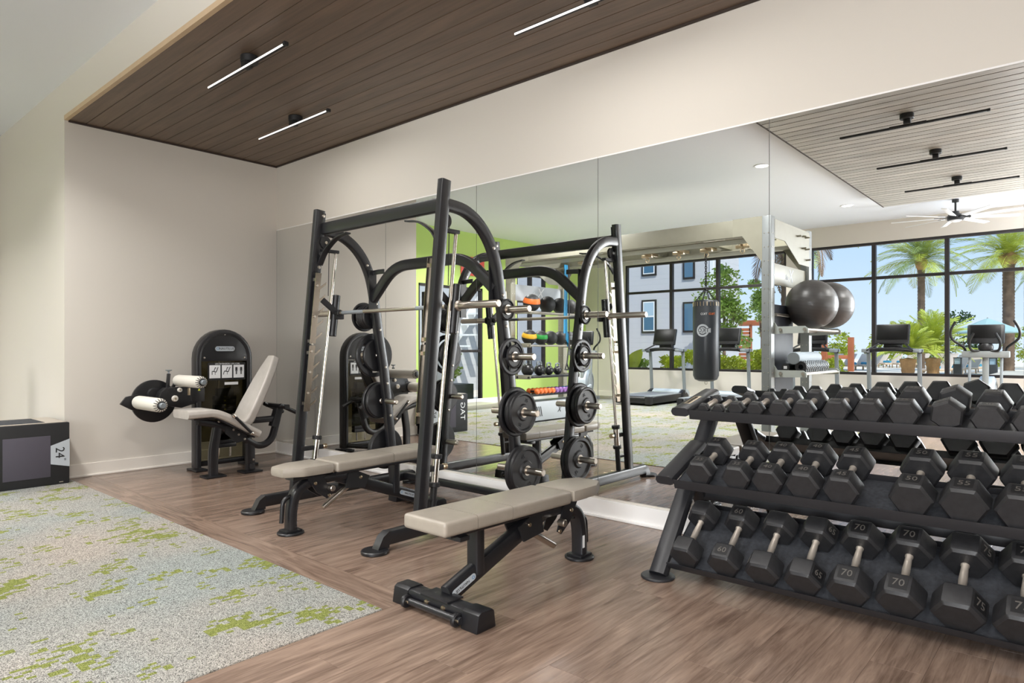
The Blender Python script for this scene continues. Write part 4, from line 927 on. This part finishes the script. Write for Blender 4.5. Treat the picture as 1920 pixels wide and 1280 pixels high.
# printed lettering wrapped on the side that faces the mirror
def wrap_text(s, size, z, ang, m='white'):
    o = text('bag_lettering', s, size, m, None, (0, 0, 0), (1, 0, 0), (0, 0, 1), .0008); me = o.data
    for v in me.vertices:
        th = ang + v.co.x/(br+.001); rr = br+.0022-v.co.y*.5
        v.co = Vector((bx+rr*math.cos(th), by+rr*math.sin(th), z+v.co.z))-wloc(bg)
    o.parent = bg; return o
fa = math.atan2(4.93+3.98, -(2.97-7.126))   # towards the virtual viewer
def wrap_ring(r0, r1, m, zc, ang, off, name):
    b = B()
    for k in range(48):
        t0, t1 = 2*math.pi*k/48, 2*math.pi*(k+1)/48; vs = []
        for (R, t) in ((r0, t0), (r1, t0), (r1, t1), (r0, t1)):
            th = ang + R*math.cos(t)/br; vs.append((bx+(br+off)*math.cos(th), by+(br+off)*math.sin(th), zc+R*math.sin(t)))
        b.add(vs, [(0, 1, 2, 3)])
    return part(name, b, m, bg, False)
A0 = math.radians(80)
wrap_ring(.062, .088, 'greyp', 1.455, A0, .0008, 'round_emblem'); wrap_ring(.036, .048, 'greyp', 1.455, A0, .0008, 'round_emblem')
b = B()
for k in range(10):
    t0, t1 = A0+.42-k*.105, A0+.42-(k+1)*.105
    b.add([(bx+(br+.0014)*math.cos(t), by+(br+.0014)*math.sin(t), z) for t, z in ((t0, 1.425), (t1, 1.425), (t1, 1.487), (t0, 1.487))], [(0, 1, 2, 3)])
part('emblem_bar', b, 'greyp', bg, False)
wrap_text('TKO', .078, 1.456, A0-.06, 'inkb'); wrap_text('TKO', .045, 1.685, math.radians(74), 'white'); wrap_text('TKO', .045, 1.685, math.radians(38), 'orange')

# stability balls
def stab(c, R, label):
    b = B(); pr = []
    for i in range(97):
        a = math.pi*i/96; rr = R*(1+.0012*math.cos(a*44)) if .25 < a < 2.9 else R; pr.append((rr*math.sin(a), -rr*math.cos(a)))
    pr[0] = (0, -R); pr[-1] = (0, R); b.lathe(pr, c, (.15, .05, 1), 56); o = single('stability_ball', b, 'gym', label, 'exercise ball', 'stability balls on the rig shelf'); return o
stab((4.40, -4.93, 1.765), .315, 'large dark grey stability ball on the rig shelf, in front in the mirror'); stab((4.40, -5.68+.0, 1.79), .315, 'large dark grey stability ball on the rig shelf, behind the other ball')
# foam rollers on the low shelf
t = thing('foam_roller', 'smooth pale grey foam roller lying on top of the others on the low rig shelf', 'foam roller', (4.36, -4.8, 1.09))
part('roller_body', B().lathe([(.02, 0), (.07, 0), (.075, .006), (.075, .85), (.07, .856), (.02, .856)], (4.40, -4.25, 1.085), (0, -1, 0), 32), 'foam', t); part('roller_end', B().lathe([(0, 0), (.068, 0), (.068, .003), (0, .003)], (4.40, -4.247, 1.085), (0, 1, 0), 32), 'silver', t)
t = thing('foam_roller', 'black knobbly foam roller under the grey one, outer side of the low rig shelf', 'foam roller', (4.47, -4.8, .9), 'foam rollers on the rig')
part('roller_body', B().lathe([(.03, 0), (.066, 0), (.066, .9), (.03, .9)], (4.48, -4.27, .982), (0, -1, 0), 28), 'blackm', t)
b = B()
for i in range(24):
    for k in range(14):
        a = 2*math.pi*(k+.5*(i % 2))/14; yy = -4.30-i*.036; b.box(-.008, .008, -.009, .009, 0, .012, .003, Matrix.Translation((4.48, yy, .982)) @ Matrix.Rotation(a, 4, 'Y') @ Matrix.Translation((0, 0, .063)))
part('knobs', b, 'silver', t)['kind'] = 'stuff'
t = thing('foam_roller', 'thin black foam roller on the inner side of the low rig shelf', 'foam roller', (4.3, -4.8, .9), 'foam rollers on the rig')
part('roller_body', B().lathe([(.02, 0), (.05, 0), (.05, .7), (.02, .7)], (4.30, -4.27, .972), (0, -1, 0), 28), 'blackm', t); part('end_label', B().box(4.28, 4.32, -4.269, -4.266, .955, .99), 'white', t, False)
# medicine balls
def medball(y, z, R, band, label):
    t = thing('medicine_ball', label, 'medicine ball', (.16, y, z-R), 'medicine balls on the rig shelves')
    part('ball', B().sphere((.16, y, z), R), 'ballk', t)
    if band:
        q = (.25, .12, 1)
        b = B(); pr = [(R*1.006*math.cos(a), R*1.006*math.sin(a)) for a in [(-.28+.56*k/8) for k in range(9)]]; off = R*.30
        pr = [(math.sqrt(max(0, (R*1.012)**2-h*h)), h) for h in [off-.28*R+.56*R*k/8 for k in range(9)]]
        b.lathe(pr, (.16, y, z), q, 32); part('colour_band', b, band, t)
tz, mz = 1.815+.005, 1.27+.005
for y, R, bd, lab in ((-4.44, .145, 'orange', 'black medicine ball with an orange band, top rig shelf'), (-4.86, .14, None, 'plain black medicine ball beside the orange one, top rig shelf'), (-5.20, .135, None, 'plain black medicine ball, third on the top rig shelf'), (-5.50, .13, None, 'plain black medicine ball at the far end of the top rig shelf')):
    medball(y, tz+R-.012, R, bd, lab)
for y, R, bd, lab in ((-4.38, .125, 'bally', 'black medicine ball with a yellow band, second rig shelf'), (-4.68, .12, 'ballg', 'black medicine ball with a green band, second rig shelf'), (-4.95, .12, None, 'plain black medicine ball behind the hanging blue band, second rig shelf'), (-5.22, .12, None, 'plain black medicine ball, fourth on the second rig shelf'), (-5.48, .12, 'silver', 'black medicine ball with a grey band at the far end, second rig shelf')):
    medball(y, mz+R-.012, R, bd, lab)
for i, (y, R) in enumerate(((-4.34, .105), (-4.64, .09), (-4.90, .08), (-5.14, .075))):
    t = thing('kettlebell', ORD[i]+' black kettlebell from the near post on the third rig shelf', 'kettlebell', (.16, y, .757), 'kettlebells on the rig'); z = .757
    part('bell', B().sphere((.16, y, z+R*.95), R), 'black', t)
    part('handle', B().tube(smooth_path([(.16, y-R*.55, z+R*1.6), (.16, y-R*.62, z+R*2.2), (.16, y-R*.4, z+R*2.5), (.16, y+R*.4, z+R*2.5), (.16, y+R*.62, z+R*2.2), (.16, y+R*.55, z+R*1.6)], 4), .014, 12), 'silver', t)
cols = ['orange']*5+['purple']*4+['blue2']*2; y = -4.36
for i, c in enumerate(cols):
    t = thing('small_dumbbell', f'small {"blue" if c=="blue2" else c} dumbbell, {ORD[i]} from the near post on the fourth rig shelf', 'dumbbell', (.2, y, .462), 'small coloured dumbbells on the rig')
    R = .046; me = B().lathe([(0, 0), (R*.7, 0), (R, .018), (R, .05), (R*.7, .068), (0, .068)], (.31, y, .462+R), (1, 0, 0), 16)
    part('head', me, c, t); part('head', B().lathe([(0, 0), (R*.7, 0), (R, .018), (R, .05), (R*.7, .068), (0, .068)], (.14, y, .462+R), (1, 0, 0), 16), c, t); part('handle', B().cyl((.20, y, .462+R), (.32, y, .462+R), .014, 12), 'blackm', t)
    y -= .103
# hanging bands and straps
t = thing('resistance_band', 'long bright blue resistance band hanging from a rig hook', 'resistance band', (.45, -4.92, 1.2))
part('band_loop', B().rtube([(.62, -4.75, 2.57), (.62, -4.74, 1.95), (.62, -4.73, 1.45)], .05, .012, up=(0, 1, 0), r=.003), 'cyan', t); part('band_loop', B().rtube([(.62, -4.79, 2.57), (.61, -4.79, 1.9), (.61, -4.80, 1.35), (.61, -4.83, 1.26), (.61, -4.86, 1.45)], .045, .012, up=(0, 1, 0), r=.003), 'cyan', t)
t = thing('suspension_strap', 'black suspension trainer straps with handles hanging beside the blue band', 'strap', (.62, -4.9, .8))
part('strap', B().rtube([(.66, -4.80, 2.57), (.66, -4.80, 1.3), (.66, -4.86, .95)], .03, .006, up=(0, 1, 0), r=.002).rtube([(.66, -4.80, 1.3), (.66, -4.74, .95)], .03, .006, up=(0, 1, 0), r=.002), 'blackm', t)
for yy in (-4.74, -4.86): part('strap_handle', B().tube([(.66, yy-.05, .86), (.66, yy, .96), (.66, yy+.05, .86), (.66, yy-.05, .86)], .012, 10), 'blackm', t)

# ================================================================== CARDIO MACHINES (seen in the mirror)
def treadmill_proto():
    t = thing('treadmill', '', 'treadmill', (0, 0, 0), 'treadmills facing the windows'); w = .43
    part('deck_frame', B().prism([(0.05, .05), (.02, .16), (.30, .19), (1.55, .21), (1.55, .06)], 0, -w, w, .01), 'black2', t)
    part('running_belt', B().box(-.27, .27, .06, 1.5, .196, .207, .002, Matrix.Identity(4)), 'tmbelt', t)
    for s in (-1, 1): part('side_rail', B().box(s*.35-.07, s*.35+.07, .04, 1.56, .185, .215, .006), 'silver', t)
    for s in (-1, 1): part('rear_cap', B().box(s*.38-.06, s*.38+.06, 0, .13, .04, .20, .012), 'black2', t)
    part('roller_end', B().cyl((-.30, .06, .15), (.30, .06, .15), .045, 20), 'black2', t)
    part('motor_hood', B().prism([(1.46, .12), (1.46, .24), (1.56, .29), (1.90, .27), (2.0, .2), (2.0, .04), (1.5, .04)], 0, -.34, .34, .02), 'silverd', t)
    for s in (-1, 1):
        part('mast_foot', B().prism([(1.42, .03), (1.42, .22), (1.56, .28), (1.74, .16), (1.74, .03)], 0, s*.40-.04, s*.40+.04, .01), 'black2', t)
        part('mast', B().rtube([(s*.41, 1.60, .2), (s*.41, 1.52, 1.13)], .07, .05, r=.015), 'silver', t)
        part('arm_rest', B().box(s*.41-.055, s*.41+.055, 1.22, 1.60, 1.13, 1.20, .02), 'silver', t)
    part('console_beam', B().rtube(smooth_path([(-.46, 1.48, 1.15), (-.25, 1.42, 1.18), (0, 1.40, 1.19), (.25, 1.42, 1.18), (.46, 1.48, 1.15)], 4), .10, .075, up=(0, 1, 0), r=.02), 'black2', t)
    for s in (-1, 1): part('grip_bar', B().tube([(s*.36, 1.18, 1.17), (s*.20, 1.40, 1.30)], .016, 10), 'black2', t)
    part('console_neck', B().box(-.15, .15, 1.46, 1.52, 1.2, 1.32, .02), 'black2', t)
    tilt = Matrix.Translation((0, 1.46, 1.47)) @ Matrix.Rotation(math.radians(-16), 4, 'X')
    sh = part('screen_housing', B().box(-.275, .275, -.035, .035, -.20, .18, .03, tilt), 'black2', t)
    part('screen', B().box(-.245, .245, -.040, -.034, -.12, .155, .002, tilt), 'screen', sh)
    return t
tp = treadmill_proto(); YR = -8.2
tml = ['leftmost treadmill in the mirror, under the white building', 'treadmill partly behind the punching bag in the mirror', 'treadmill behind the rig shelves and grey balls in the mirror', 'rightmost treadmill in the mirror, below the palm tree']
for i, x in enumerate((-.22, 1.26, 2.98, 4.36)):
    o = tp if i == 0 else copy_tree(tp); o.location = (x, YR-.0, 0); o.rotation_euler = (0, 0, math.pi); o['label'] = tml[i]
def elliptical(loc, rot, label, m1='greige'):
    t = thing('elliptical_trainer', '', 'elliptical', (0, 0, 0), 'elliptical trainers'); t['label'] = label
    part('base_frame', B().rtube([(0, .0, .07), (0, 1.8, .07)], .10, .08).box(-.30, .30, -.05, .03, 0, .07, .01).box(-.25, .25, 1.72, 1.8, 0, .07, .01), 'silver', t)
    part('drive_housing', B().lathe([(0, -.12), (.28, -.12), (.33, -.09), (.33, .09), (.28, .12), (0, .12)], (0, 1.45, .40), (1, 0, 0), 32), 'silverd', t)
    part('housing_ring', B().lathe([(.20, -.126), (.24, -.128), (.24, .128), (.20, .126)], (0, 1.45, .40), (1, 0, 0), 32), 'silver', t)
    part('main_post', B().rtube([(0, 1.15, .12), (0, 1.22, 1.10)], .09, .07, r=.02), 'greige', t)
    part('console_shelf', B().box(-.33, .33, 1.12, 1.30, 1.05, 1.16, .02), 'greige', t)
    part('console_neck', B().sphere((0, 1.22, 1.22), .11, (1, .7, 1.0), 20), 'black2', t)
    tilt = Matrix.Translation((0, 1.22, 1.45)) @ Matrix.Rotation(math.radians(-12), 4, 'X')
    sh = part('screen_housing', B().box(-.26, .26, -.035, .035, -.17, .16, .03, tilt), 'black2', t); part('screen', B().box(-.21, .21, -.040, -.034, -.08, .135, .002, tilt), 'screen', sh)
    for s in (-1, 1):
        part('inner_handle', B().tube(smooth_path([(s*.08, 1.14, 1.16), (s*.19, 1.10, 1.18), (s*.21, 1.06, 1.32), (s*.15, 1.05, 1.46)], 4), .02, 10), 'black2', t)
        part('moving_handle', B().tube(smooth_path([(s*.28, 1.20, 1.12), (s*.30, 1.15, 1.22), (s*.45, 1.05, 1.36), (s*.47, 1.0, 1.50), (s*.40, .98, 1.66)], 5), .02, 10), 'black2', t)
        part('moving_lever', B().rtube([(s*.22, 1.20, 1.08), (s*.22, 1.12, .38)], .04, .05, r=.01), 'silver', t)
        part('pedal_arm', B().rtube([(s*.22, 1.12, .36), (s*.20, .35, .22)], .05, .06, r=.01), 'silverd', t)
        part('foot_pedal', B().box(s*.20-.08, s*.20+.08, .25, .62, .27, .32, .02), 'black2', t)
    t.location = loc; t.rotation_euler = (0, 0, rot); return t
elliptical((5.74, -8.5, 0), math.pi, 'elliptical trainer at the right edge of the mirror before the palm window')
elliptical((-1.45, -7.55, 0), math.pi*.9, 'silver elliptical trainer beside the green wall, half hidden by weight plates')
# bench of pale steps by the glazed door
single('step_platform', B().prism([(-5.95, .0), (-4.75, .0), (-4.75, .10), (-5.95, .10)], 0, -2.5, -1.95, .02), 'cream', 'low pale step platform on the carpet near the glazed door', 'step')
t = thing('planter_trough', 'dark trough planter with bushes outside the glazed door', 'planter', (-3.6, -5.6, 0))
part('trough', B().box(-3.75, -3.3, -6.6, -4.4, 0, .42, .01), 'potted', t)

single('wall_poster', B().box(XL, XL+.02, -6.45, -5.75, 2.75, 3.15, .003), 'red', 'small coral red sign high on the green wall above the glazed door', 'sign')
t = thing('cable_machine', 'narrow cable pulley column with black rope handle just past the alcove corner', 'exercise machine', (-1.15, -3.35, 0))
part('column', B().box(-1.32, -1.22, -3.45, -3.35, .03, 2.15, .01), 'black', t); part('base_plate', B().box(-1.55, -.9, -3.7, -3.1, 0, .03, .01), 'black', t)
part('pulley_arm', B().rtube([(-1.25, -3.4, 1.62), (-1.02, -3.33, 1.62)], .05, .05, up=(0, 0, 1)), 'silver', t); part('cable', B().tube([(-1.02, -3.33, 1.62), (-1.02, -3.33, 1.48)], .005, 8), 'steel', t)
part('rope_handle', B().tube([(-1.02, -3.36, 1.18), (-1.02, -3.33, 1.48), (-1.02, -3.30, 1.18)], .016, 10), 'blackm', t); part('weight_shroud', B().box(-1.5, -1.05, -3.62, -3.45, .2, 1.1, .02), 'silver', t)

# ceiling fan
fx, fy, fz = 5.40, -9.05, 3.36
t = thing('ceiling_fan', 'large black ceiling fan with many slim pale blades near the windows', 'ceiling fan', (fx, fy, HC))
part('downrod', B().cyl((fx, fy, HC-.02), (fx, fy, fz+.06), .015, 12).cyl((fx, fy, HC-.05), (fx, fy, HC), .05, 20), 'blackm', t)
part('motor_housing', B().lathe([(0, .10), (.05, .10), (.06, .06), (.10, .05), (.12, .02), (.12, -.04), (.10, -.05), (0, -.05)], (fx, fy, fz), (0, 0, 1), 28), 'black2', t)
part('light_lens', B().lathe([(0, -.075), (.06, -.07), (.09, -.05), (0, -.05)], (fx, fy, fz), (0, 0, 1), 28), 'white', t)
bl = None
for k in range(9):
    a = 2*math.pi*k/9+.2; R_ = Matrix.Translation((fx, fy, fz)) @ Matrix.Rotation(a, 4, 'Z') @ Matrix.Rotation(math.radians(12), 4, 'X')
    q = part('fan_blade', B().box(.22, .92, -.045, .045, -.005, .005, .002, R_), 'white', t); part('blade_arm', B().box(.08, .30, -.022, .022, .003, .012, .002, R_), 'blackm', q)

# ================================================================== OUTSIDE
gd = B().box(-60, 60, -90, YF-.12, -.22, -.10); struct('ground', gd, 'deck')
gd2 = B().box(-40, XL-.12, YF-.12, 10, -.22, -.10); struct('ground_side', gd2, 'deck')
# apartment building
BW = [(-3.92, -3.60, 1.85, 2.80, 0), (-3.92, -3.60, 3.75, 4.75, 0), (-5.60, -5.12, 1.85, 2.95, 1), (-5.60, -5.12, 3.98, 5.0, 1)]
def building(name, x0, x1, yf, H, wins, label, depth=8, axis=1):
    t = thing(name, label, 'building', ((x0+x1)/2, yf-depth/2 if axis else yf, -.2))
    if axis: b = B().box(x0, x1, yf-depth, yf, -.2, H)
    part('wall', b, 'siding', t, False)
    part('corner_board', B().box(x1-.12, x1+.02, yf-.02, yf+.03, -.2, H), 'white', t, False)
    for (a, c, u, v, k) in wins:
        f = part('window', B().box(a-.07, c+.07, yf, yf+.04, u-.07, v+.07, .005), 'frame', t, False)
        part('sash', B().box(a, c, yf+.03, yf+.045, u, v), 'white' if k else 'bwin', f, False)
        if k: part('upper_pane', B().box(a+.04, c-.04, yf+.045, yf+.05, (u+v)/2+.03, v-.04), 'bwin2', f, False); part('lower_pane', B().box(a+.04, c-.04, yf+.045, yf+.05, u+.04, (u+v)/2-.03), 'bwin', f, False)
    return t
bt = building('apartment_building', -12.5, -2.85, -18.0, 9.0, BW, 'white lap-sided apartment building beyond the left windows', 2.2)
part('balcony_recess', B().box(-9.6, -7.4, -18.02, -17.9, .3, 2.3, .01), 'bwin', bt, False); part('balcony_recess', B().box(-9.6, -7.4, -18.02, -17.9, 3.4, 5.6, .01), 'bwin', bt, False)
part('balcony_slab', B().box(-9.9, -7.2, -17.9, -16.9, 2.75, 3.0, .01), 'white', bt, False); part('balcony_post', B().box(-7.4, -7.2, -17.1, -16.9, -.2, 2.75), 'tan', bt, False)
for k in range(7): part('baluster', B().box(-7.7+k*.22, -7.66+k*.22, -15.4, -15.36, -.2, 1.0), 'frame', bt, False)
part('railing', B().box(-7.9, -6.2, -15.42, -15.34, 1.0, 1.06), 'frame', bt, False)
b2 = thing('apartment_block', 'grey sided house wing outside the glazed door of the green wall', 'building', (-9, -6, -.2))
part('wall', B().box(-12, -7.5, -13, 6, -.2, 8), 'siding', b2, False)
st = part('outside_stair', B().rtube([(-7.3, -9.6, 1.2), (-7.3, -12.0, 3.9)], .08, .3), 'white', b2)
for k in range(8): part('tread', B().box(-7.4, -6.5, -9.7-k*.3, -9.45-k*.3, 1.25+k*.33, 1.30+k*.33), 'white', b2, False)
# leaves
def leaf_cloud(centres, n, size, squash=.7):
    """many small folded leaves in clumps"""
    b = B(); bm = b.bm
    for _ in range(n):
        c, R = random.choice(centres); u = random.random()*2*math.pi; z = random.uniform(-1, 1); r = R*(random.random()**.33); q = math.sqrt(1-z*z)
        p = Vector(c)+Vector((r*q*math.cos(u), r*q*math.sin(u), r*z*squash)); d = Vector((random.gauss(0, 1), random.gauss(0, 1), random.gauss(0, .6))).normalized(); s = d.orthogonal().normalized()*size*.32; L = d*size*random.uniform(.7, 1.2)
        v = [bm.verts.new(p), bm.verts.new(p+L*.5+s), bm.verts.new(p+L), bm.verts.new(p+L*.5-s)]; bm.faces.new(v)
    return b
def bush(name, c, R, H, m, label, n=900, size=.09, cat='shrub', group=None):
    cs = [(Vector((c[0]+random.uniform(-R, R), c[1]+random.uniform(-R*.5, R*.5), c[2]+random.uniform(.15, H))), R*.5) for _ in range(12)]
    t = thing(name, label, cat, c, group); f = part('foliage', leaf_cloud(cs, n, size), m, t, False); f['kind'] = 'stuff'
    part('stems', B().cyl(c, (c[0], c[1], c[2]+H*.7), .03, 8), 'trunk', t); return t
xs = -2.6
for i in range(8):
    bush('hedge_shrub', (xs+.35, -11.9-.35*(i % 2), -.2), .42, 1.0+.12*(i % 3), 'leafy' if i % 3 else 'leafa', f'{ORD[i]} clipped green hedge shrub from the left outside the left window', 4200, .075, group='hedge outside the left window'); xs += .66
def tree(c, H, R, m, label, n=2600, size=.15, cl=9):
    t = thing('leafy_tree', label, 'tree', c, 'trees outside the windows'); cs = []
    for _ in range(cl):
        a = random.random()*6.28; h = random.uniform(.35, 1); rr = R*random.uniform(.1, .7)*(1.15-h*.6); cs.append((Vector((c[0]+rr*math.cos(a), c[1]+rr*math.sin(a), c[2]+H*h)), R*random.uniform(.25, .45)))
    f = part('foliage', leaf_cloud(cs, n, size), m, t, False); f['kind'] = 'stuff'
    b = B().cyl(c, (c[0], c[1], c[2]+H*.75), .07, 10, .03)
    for q, r in cs[:7]: b.cyl((c[0], c[1], c[2]+H*.35), q, .03, 6, .01)
    part('trunk', b, 'trunk', t)
tree((-1.85, -16.6, -.2), 4.1, 1.1, 'leafa', 'leafy green tree beside the white building, behind the punching bag', 3000, .13, 18)
tree((-5.7, -30, -.1), 4.6, 1.3, 'leafa', 'distant green tree just left of the rig post in the mirror', 2200, .16)
for i, (x, y, H, R, m) in enumerate(((-8.6, -43.5, 2.6, 1.0, 'leafa'), (-6.4, -45.3, 2.4, 1.0, 'leafy'), (-4.4, -51.0, 2.4, 1.0, 'leafy'), (-2.0, -50.0, 3.2, 1.0, 'leafa'), (.2, -52.0, 3.6, 1.1, 'leafb'), (2.6, -54.0, 2.6, 1.1, 'leafy'), (5.0, -52.5, 3.4, 1.1, 'leafb'), (7.4, -51.0, 3.0, 1.1, 'leafb'))):
    bush('garden_shrub', (x, y, -.1), R, H, m, f'{ORD[i]} of the loose garden shrubs on the horizon beyond the pool', 1500, .2, group='garden shrubs beyond the pool')
# banana plant
t = thing('banana_plant', 'broad leaved banana plant in the lower left corner of the left window', 'plant', (-2.2, -11.4, -.2))
for k, (dx, dz, ln) in enumerate(((.55, .95, 1.25), (.15, 1.2, 1.1), (-.3, 1.0, 1.1), (.35, .5, .9), (-.1, .6, 1.0), (.5, .25, .8))):
    b = B(); p0 = Vector((-2.45, -11.4+.05*k, .35)); d = Vector((dx, 0, dz)).normalized(); L = ln; pts = []
    for j in range(9):
        f = j/8; c = p0+d*L*f+Vector((0, 0, -.25*f*f)); w = .20*math.sin(math.pi*min(1, f*.9+.08))**.8
        s = Vector((-d.z, .25, d.x)).normalized(); pts += [c+s*w, c-Vector((0, .02, 0)), c-s*w]
    b.add(pts, [(3*j+a, 3*j+a+1, 3*j+a+4, 3*j+a+3) for j in range(8) for a in (0, 1)]); part('leaf', b, 'leafy', t)
part('stalk', B().cyl((-2.45, -11.4, -.2), (-2.42, -11.4, .6), .05, 10, .03), 'leafa', t)
# palms
def frond_mesh(L, m, n=26, droop=1.0, w=.42):
    b = B(); bm = b.bm; pr = None
    def P(f): return Vector((L*f*(1-.12*droop*f), 0, L*(.55*f-.75*droop*f*f)))
    n = int(n*1.7)
    for j in range(n):
        f = .08+.92*j/n; c = P(f); t = (P(f+.02)-c).normalized(); l = w*math.sin(math.pi*min(1, .12+f*.86))**.7
        for s in (-1, 1):
            d = (Vector((0, s, 0))*.9+t*.75+Vector((0, 0, -.25*droop+random.uniform(-.18, .18)))).normalized(); v = [bm.verts.new(c), bm.verts.new(c+d*l*.45+t*.019), bm.verts.new(c+d*l), bm.verts.new(c+d*l*.45-t*.019)]; bm.faces.new(v)
    b.tube([P(k/8) for k in range(9)], .014, 5, up=(0, 1, 0)); me = b.mesh('frond', False); me.materials.append(M[m]); return me
def palm(c, H, L, R, label, ms=('frond', 'frondy'), n=46, dead=False, zs=(-.75, 1.2), name='palm_tree'):
    t = thing(name, label, 'palm tree', c, 'palm trees outside the windows'); h = Vector((c[0], c[1], c[2]+H))
    pr = []
    for k in range(int(H/.09)+1):
        z = k*.09; rr = R*(1+.10*(k % 2)); pr.append((rr*(1.0 if z < H-.5 else 1+.35*(z-H+.5)/.5), z))
    part('trunk', B().lathe([(0, 0)]+pr+[(0, H)], c, (0, 0, 1), 16), 'trunk' if H > 2 else 'boot', t)
    if H > 2: part('boot_collar', B().lathe([(R*1.0, -.45), (R*1.7, -.1), (R*1.9, .1), (R*.8, .35), (0, .4)], h, (0, 0, 1), 14), 'boot', t)
    meshes = [frond_mesh(L, ms[k % 2], 24, (.55, .8, 1.1)[k % 3], L*.22) for k in range(6)]
    if dead: md = frond_mesh(L*.9, 'dead', 22, 1.5, L*.18)
    for k in range(n):
        el = zs[0]+(zs[1]-zs[0])*(k/n)**.9; a = k*2.39996+random.uniform(-.2, .2)
        o = raw('frond', meshes[k % 6], None, t, h-Vector(c)+Vector((0, 0, .1))); o.rotation_euler = (random.uniform(-.3, .3), -el, a); s = random.uniform(.85, 1.1); o.scale = (s, s, s)
    if dead:
        for k in range(10):
            o = raw('dry_frond', md, None, t, h-Vector(c)); o.rotation_euler = (0, .75, k*.63)
    return t
palm((0.05, -37.7, -.1), 5.95, 2.75, .17, 'tall date palm with a slim trunk framed by the middle pane of the right window', n=60)
palm((3.6, -40.9, -.1), 6.2, 3.0, .26, 'date palm with yellow green fronds towards the right edge of the mirror', ('frondy', 'frondy'), n=60)
palm((5.4, -47.5, -.1), 6.0, 2.9, .30, 'date palm at the far right edge of the mirror, behind the elliptical', ('frond', 'frondy'))
palm((1.38, -13.0, -.2), 4.35, 1.75, .16, 'near palm whose dry fronds hang into the top of the right window', ('dead', 'frond'), 30, True, (-1.15, .6))
for i, (x, y, L, w) in enumerate(((1.64, -25.7, 1.5, 'left'), (2.05, -28.4, 2.1, 'right'))):
    palm((x, y, -.1), .95, L, .22, f'short bushy pygmy palm with a pineapple trunk, {w} one of the pair', ('frondy', 'frondy'), 44, False, (-.1, 1.4), 'pygmy_palm')
# pergola
t = thing('pergola', 'reddish cedar pergola posts and beam behind the loungers', 'pergola', (-4.0, -37, -.1))
for x, y in ((-4.55, -36.5), (-3.35, -37.3)): part('post', B().box(x-.14, x+.14, y-.14, y+.14, -.1, 1.85, .01), 'cedar', t)
part('beam', B().rtube([(-5.6, -35.8, .72), (-3.3, -37.35, .72)], .10, .22), 'cedar', t)
t = thing('cedar_pavilion', 'cedar slatted pavilion with a flat roof behind the tree', 'pavilion', (-7.6, -33.8, -.1))
part('roof', B().box(-9.0, -6.3, -35, -33, 2.55, 2.8, .01), 'cedar', t)
for k in range(12): part('slat', B().box(-8.6, -7.5, -33.1, -33.05, .0+k*.2, .16+k*.2, .004), 'cedar', t)
for x in (-8.6, -7.5): part('post', B().box(x-.06, x+.06, -33.2, -33.05, -.1, 2.55), 'cedar', t)
# loungers
def lounger():
    t = thing('sun_lounger', '', 'sun lounger', (0, 0, 0), 'sun loungers by the pool')
    part('bed', B().box(-.30, .30, 0, 1.25, .28, .34, .01), 'lounge', t); part('back', B().rtube([(0, 1.22, .33), (0, 1.70, .98)], .60, .05, r=.01), 'lounge', t)
    part('frame', B().box(-.32, .32, .02, 1.25, .22, .28, .005), 'tan', t)
    for s in (-1, 1):
        for y in (.1, 1.1): part('leg', B().box(s*.28-.02, s*.28+.02, y-.02, y+.02, 0, .22), 'tan', t)
    part('towel', B().cyl((-.26, .55, .40), (.26, .55, .40), .085, 14), 'teal', t); return t
lp = lounger(); pos = [(-5.5+.62*k, -38.6-.5*k, .5) for k in range(4)] + [(-4.6+.75*k, -46.4-.35*k, .5) for k in range(6)] + [(1.05+.32*k, -33.0-2.1*k, .5) for k in range(4)]
for i, (x, y, r) in enumerate(pos):
    o = lp if i == 0 else copy_tree(lp); o.location = (x, y, -.1); o.rotation_euler = (0, 0, r+math.pi)
    grp = 'left row' if i < 4 else 'back row' if i < 10 else 'front right row'; k = i if i < 4 else i-4 if i < 10 else i-10
    o['label'] = f'{ORD[k]} pale sun lounger with a rolled teal towel in the {grp}'
for i, (x, y) in enumerate(((2.76, -29.6), (3.99, -29.4))):
    t = thing('bollard_lantern', ('left' if i == 0 else 'right')+' square bollard lantern on the pool terrace', 'lantern', (x, y, -.1), 'bollard lanterns')
    part('base', B().box(x-.15, x+.15, y-.15, y+.15, -.1, .55, .01), 'potted', t); part('lamp_glass', B().box(x-.10, x+.10, y-.10, y+.10, .52, .80), 'bwin2', t, False)
    for a in (-.12, .12):
        for c in (-.12, .12): part('frame_post', B().box(x+a-.012, x+a+.012, y+c-.012, y+c+.012, .52, .82), 'frame', t, False)
    part('cap', B().box(x-.15, x+.15, y-.15, y+.15, .80, .83, .004), 'frame', t)
ux, uy = 3.1, -36.5
t = thing('patio_umbrella', 'open pale teal patio umbrella behind the elliptical console', 'umbrella', (ux, uy, -.2))
part('canopy', B().lathe([(0, 0), (.3, -.12), (1.5, -.68), (1.5, -.74), (.3, -.16), (0, -.04)], (ux, uy, 2.72), (0, 0, 1), 8), 'umb', t, False); part('pole', B().cyl((ux, uy, -.1), (ux, uy, 2.75), .03, 12), 'steel', t)
single('pool_coping', B().box(4.4, 9.0, -29.0, -24.0, -.1, .32, .03), 'concrete', 'low pale stone planter wall on the terrace', 'garden wall')
# bushes in the planter outside the glazed door
for i, y in enumerate((-4.8, -5.4, -6.0)): bush('planter_bush', (-3.5, y, .35), .3, .75, 'leafy' if i % 2 else 'leafa', ORD[i]+' bush in the dark trough outside the glazed door', 600, .08, group='planter bushes')
for m in M.values(): m.use_fake_user = False
